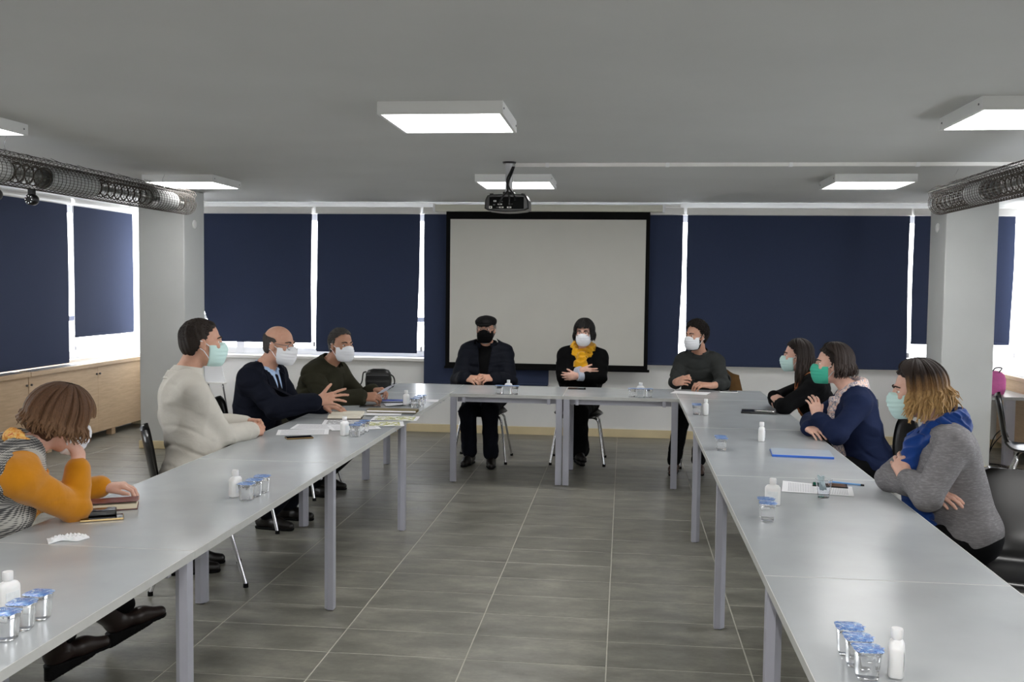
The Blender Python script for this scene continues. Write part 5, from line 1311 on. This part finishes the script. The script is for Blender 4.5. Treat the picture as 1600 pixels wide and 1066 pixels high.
f = modify(union([ell((0, .034, -.09), (.056, .062, .034))], .01), lambda P, d: np.maximum(np.maximum(d-.004, P[:, 2]+.09), -(P[:, 1]-.01))); part(E_, 'under_mask', place(f, E_.Hc, E_.HR, E_.hs), m_mask_b, .0045)

# --- F: woman with yellow scarf, arms crossed
F_ = person('F', 'woman in black with yellow scarf and glasses, arms crossed', (-.385, 9.03, .55), (-.365, 9.02, .985), deg(-90), deg(-92), (-.353, 8.95, 1.172), (deg(-98), deg(-4), 0),
  dict(R=dict(w=(-.375, 8.80, .842), e=(-.54, 8.92, .775), d=(1, .05, -.1), n=(0, 1, 0), curl=(15, 20, 12)),
       L=dict(w=(-.40, 8.775, .795), e=(-.20, 8.90, .78), d=(-1, .1, -.05), n=(0, 1, 0), curl=(20, 25, 15))),
  dict(L=(-.40, 8.80, deg(-60), .13), R=(-.38, 8.88, deg(-75))), s=.94, fem=True, skin=sk_light)
coat(F_, 'black_cardigan', c_blk, .020, (.62, .62), 0, .2, .006, seed=.4, long=.1, neck=.04)
c_gsl = cloth('light_grey_sleeve', (178, 184, 198), .04); 
for k, nm in (('R', 'grey_cuff'), ('L', 'grey_cuff')): cuff(F_, k, c_gsl, .58, .10, .046, nm)
trousers(F_, m_trk, .022, .006, .035); shoes(F_, m_shoe)
c_yel = cloth('yellow_knit_scarf', (214, 158, 26), .15, sheen=.3)
scarf(F_, c_yel, .040, ((.082, .05, 0), (.092, .005, .012)), ([tl(F_, .0, .12, -.01), tl(F_, .02, .145, -.09), tl(F_, -.01, .15, -.17), .036], [tl(F_, .02, .12, -.02), tl(F_, -.03, .15, -.08), tl(F_, -.045, .15, -.15), .03]), .008, 55)
face(F_, m_mask_w, m_black); hblack = hair_mat('black_bob_hair', [(0, (15, 13, 13)), (1, (22, 19, 18))]); short_hair(F_, hblack, .012)
locks(F_, hblack, 300, lambda a: .085, fringe=12, spread=1.3, seed=5, tuck=.012, amin=56, r0=.0075, lift=.011, rag=.3)

# --- G: bearded man in charcoal shirt with a pen
c_char = cloth('charcoal_shirt', (50, 52, 51), .1)
G = person('G', 'bearded man in charcoal shirt with rolled sleeves holding a pen', (.69, 9.0, .55), (.672, 8.93, .965), deg(-93), deg(-102), (.632, 8.84, 1.168), (deg(-140), deg(-4), 0),
  dict(R=dict(w=(.452, 8.52, .785), e=(.455, 8.765, .765), d=(.5, -.75, .25), n=(.75, .45, -.2), curl=(48, 55, 35), splay=.06, thumb=(.8, .3, .45)),
       L=dict(w=(.735, 8.46, .768), e=(.855, 8.66, .765), d=(-.85, -.25, .12), n=(-.1, .3, -.9), curl=(36, 42, 25), splay=.12, thumb=(.85, .4, .2))),
  dict(L=(.66, 8.62, deg(-85)), R=(.45, 8.56, deg(-100))), s=.98, skin=sk_mid, bulk=.98, sh_w=.16)
top(G, 'shirt', c_char, .015, (.42, .42), .006, 22, flare=.014, wr_seed=1.9, neck=.055); collar(G, c_char, .074, .038, .55, .026, z0=.04); trousers(G, m_trk); shoes(G, M('brown_shoe_leather', (70, 48, 38), .5), sole=m_blackmatte); face(G, m_mask_w)
hg = hair_mat('dark_brown_hair', [(0, (30, 24, 20)), (1, (40, 32, 26))]); short_hair(G, hg, .008, top_=.012, amp=.004, fore=.012); fuzz(G, hg, 1500, .045, .0034, .013, comb=(.3, -.4, .5), lift=1.1, top_=.014, fore=.008)
f = modify(union([ell((0, .026, -.05), (.066, .07, .066)), ell((0, .034, -.075), (.056, .058, .044))], .03), lambda P, d: np.maximum(np.maximum(d-.004+.0012*np.sin(P.sum(1)*600), P[:, 2]+.028-.25*np.clip(-(P[:, 1]-.03), -1, .04)*3), -(P[:, 1]-.004))); part(G, 'beard', place(f, G.Hc, G.HR, G.hs), hg, .005)
pen((.475, 8.46, .80), (.60, 8.47, .815), 'black pen held by the man in charcoal', m_black, .004)

# --- H: long-haired woman in black
c_blk2 = cloth('black_knit', (9, 9, 11), .15)
H = person('H', 'long-haired woman in black with arms folded on the table', (1.47, 7.26, .55), (1.345, 7.32, .925), deg(180), deg(176), (1.25, 7.37, 1.108), (deg(172), deg(-3), 0),
  dict(L=dict(w=(1.11, 7.27, .775), e=(1.125, 7.07, .768), d=(-.05, 1, 0), n=(.5, 0, -.85), curl=(20, 25, 15)),
       R=dict(w=(1.085, 7.30, .815), e=(1.13, 7.50, .775), d=(.12, -1, -.05), n=(.4, 0, -.9), curl=(20, 25, 15))),
  dict(L=(1.10, 7.20, deg(180)), R=(1.10, 7.40, deg(180))), s=.93, fem=True, skin=sk_light)
top(H, 'black_top', c_blk2, .013, (.93, .93), .005, 24); trousers(H, m_trk); shoes(H, m_shoe); face(H, m_mask_b)
scarf(H, mottle('orange_floral_scarf_cloth', [(30, 28, 30), (190, 84, 44), (60, 70, 44), (220, 130, 60), (24, 24, 28)], 60), .026, ((.074, .04, 0),), ([tl(H, .03, .09, .02), tl(H, .035, .13, -.08), tl(H, .03, .13, -.2), .02],), .004, 60)
hh = hair_mat('dark_brown_long_hair', [(0, (30, 22, 19)), (.6, (36, 27, 23)), (1, (52, 38, 30))]); short_hair(H, hh, .012)
locks(H, hh, 260, lambda a: .27, spread=1.0, seed=8, amin=88, wav=.016, flick=-.01, r0=.0078, part_x=.01, rag=.5)

# --- I: woman in navy with green mask
c_navy = cloth('navy_knit_blazer', (27, 36, 64), .1)
I_ = person('I', 'woman in navy with a green mask and floral scarf, arms crossed', (1.48, 6.09, .55), (1.362, 6.11, .955), deg(180), deg(178), (1.248, 6.14, 1.142), (deg(176), deg(-1), 0),
  dict(R=dict(w=(1.10, 6.00, .772), e=(1.15, 6.22, .775), d=(.28, -.95, -.04), n=(.4, .1, -.9), curl=(18, 22, 14), splay=.1),
       L=dict(w=(1.145, 5.985, .835), e=(1.225, 5.83, .765), d=(-.12, .45, .85), n=(-.2, .8, -.3), curl=(15, 22, 14), splay=.14)),
  dict(L=(1.12, 5.98, deg(180)), R=(1.12, 6.2, deg(180))), s=.96, fem=True, skin=sk_light, h=.0055)
top(I_, 'navy_jacket', c_navy, .017, (.90, .90), .006, 20, wr_seed=.8, h=.0065, neck=.035); trousers(I_, m_trk); shoes(I_, m_shoe); face(I_, m_mask_g)
scarf(I_, mottle('pale_floral_scarf_cloth', [(232, 214, 206), (224, 200, 192), (92, 100, 130), (238, 224, 214), (214, 160, 140), (236, 222, 214)], 48), .036, ((.078, .045, 0), (.086, .01, .01)), ([tl(I_, .03, .10, .0), tl(I_, .045, .15, -.1), tl(I_, .05, .16, -.22), tl(I_, .03, .15, -.38), .028], [tl(I_, -.02, .10, 0), tl(I_, .0, .15, -.1), tl(I_, .0, .16, -.24), .03]), .006, 55)
hi_ = hair_mat('dark_brown_bob_hair', [(0, (34, 26, 23)), (1, (48, 36, 30))]); short_hair(I_, hi_, .013, lowz=-.095)
locks(I_, hi_, 280, lambda a: .085, spread=1.6, seed=11, amin=90, tuck=.008, r0=.0078, wav=.012, rag=.5)

# --- J: woman in grey sweater with blue scarf
c_grey = cloth('heather_grey_knit', (118, 116, 118), .06, rgb2=(150, 148, 150), heather=.8)
J = person('J', 'woman in grey sweater with blue scarf and two-tone hair, arms crossed', (1.47, 4.38, .55), (1.372, 4.44, .965), deg(180), deg(176), (1.272, 4.49, 1.158), (deg(172), deg(-8), 0),
  dict(L=dict(w=(1.195, 4.335, .812), e=(1.225, 4.115, .768), d=(-.1, .75, .55), n=(.45, .5, -.4), curl=(18, 25, 15), splay=.16),
       R=dict(w=(1.25, 4.255, .765), e=(1.165, 4.455, .778), d=(.62, -.75, -.06), n=(.2, .3, -.9), curl=(14, 20, 12), splay=.14)),
  dict(L=(1.15, 4.3, deg(180)), R=(1.15, 4.5, deg(180))), s=.96, fem=True, skin=sk_light, h=.005, bulk=1.08)
top(J, 'grey_sweater', c_grey, .015, (.80, .62), .0045, 20, wr_seed=2.7, h=.006, long=.03); trousers(J, m_trk); shoes(J, m_shoe); face(J, m_mask_b, mh=.004)
c_blue = cloth('royal_blue_scarf', (28, 62, 128), .15, sheen=.2)
scarf(J, c_blue, .043, ((.088, .055, 0), (.098, .012, .008)), ([tl(J, .03, .12, .0), tl(J, .05, .17, -.1), tl(J, .05, .18, -.22), tl(J, .06, .15, -.36), .042], [tl(J, -.03, .11, 0), tl(J, .0, .16, -.1), tl(J, -.01, .17, -.22), tl(J, .02, .15, -.36), .04]), .008, 50, h=.0055)
hj = hair_mat('ombre_hair', [(0, (36, 27, 23)), (.42, (44, 32, 26)), (.62, (124, 92, 58)), (1, (196, 158, 104))]); short_hair(J, hj, .013, lowz=-.09)
locks(J, hj, 330, lambda a: .115, spread=1.7, seed=21, amin=66, r0=.0075, wav=.02, flick=.012, lift=.013, rag=1.)
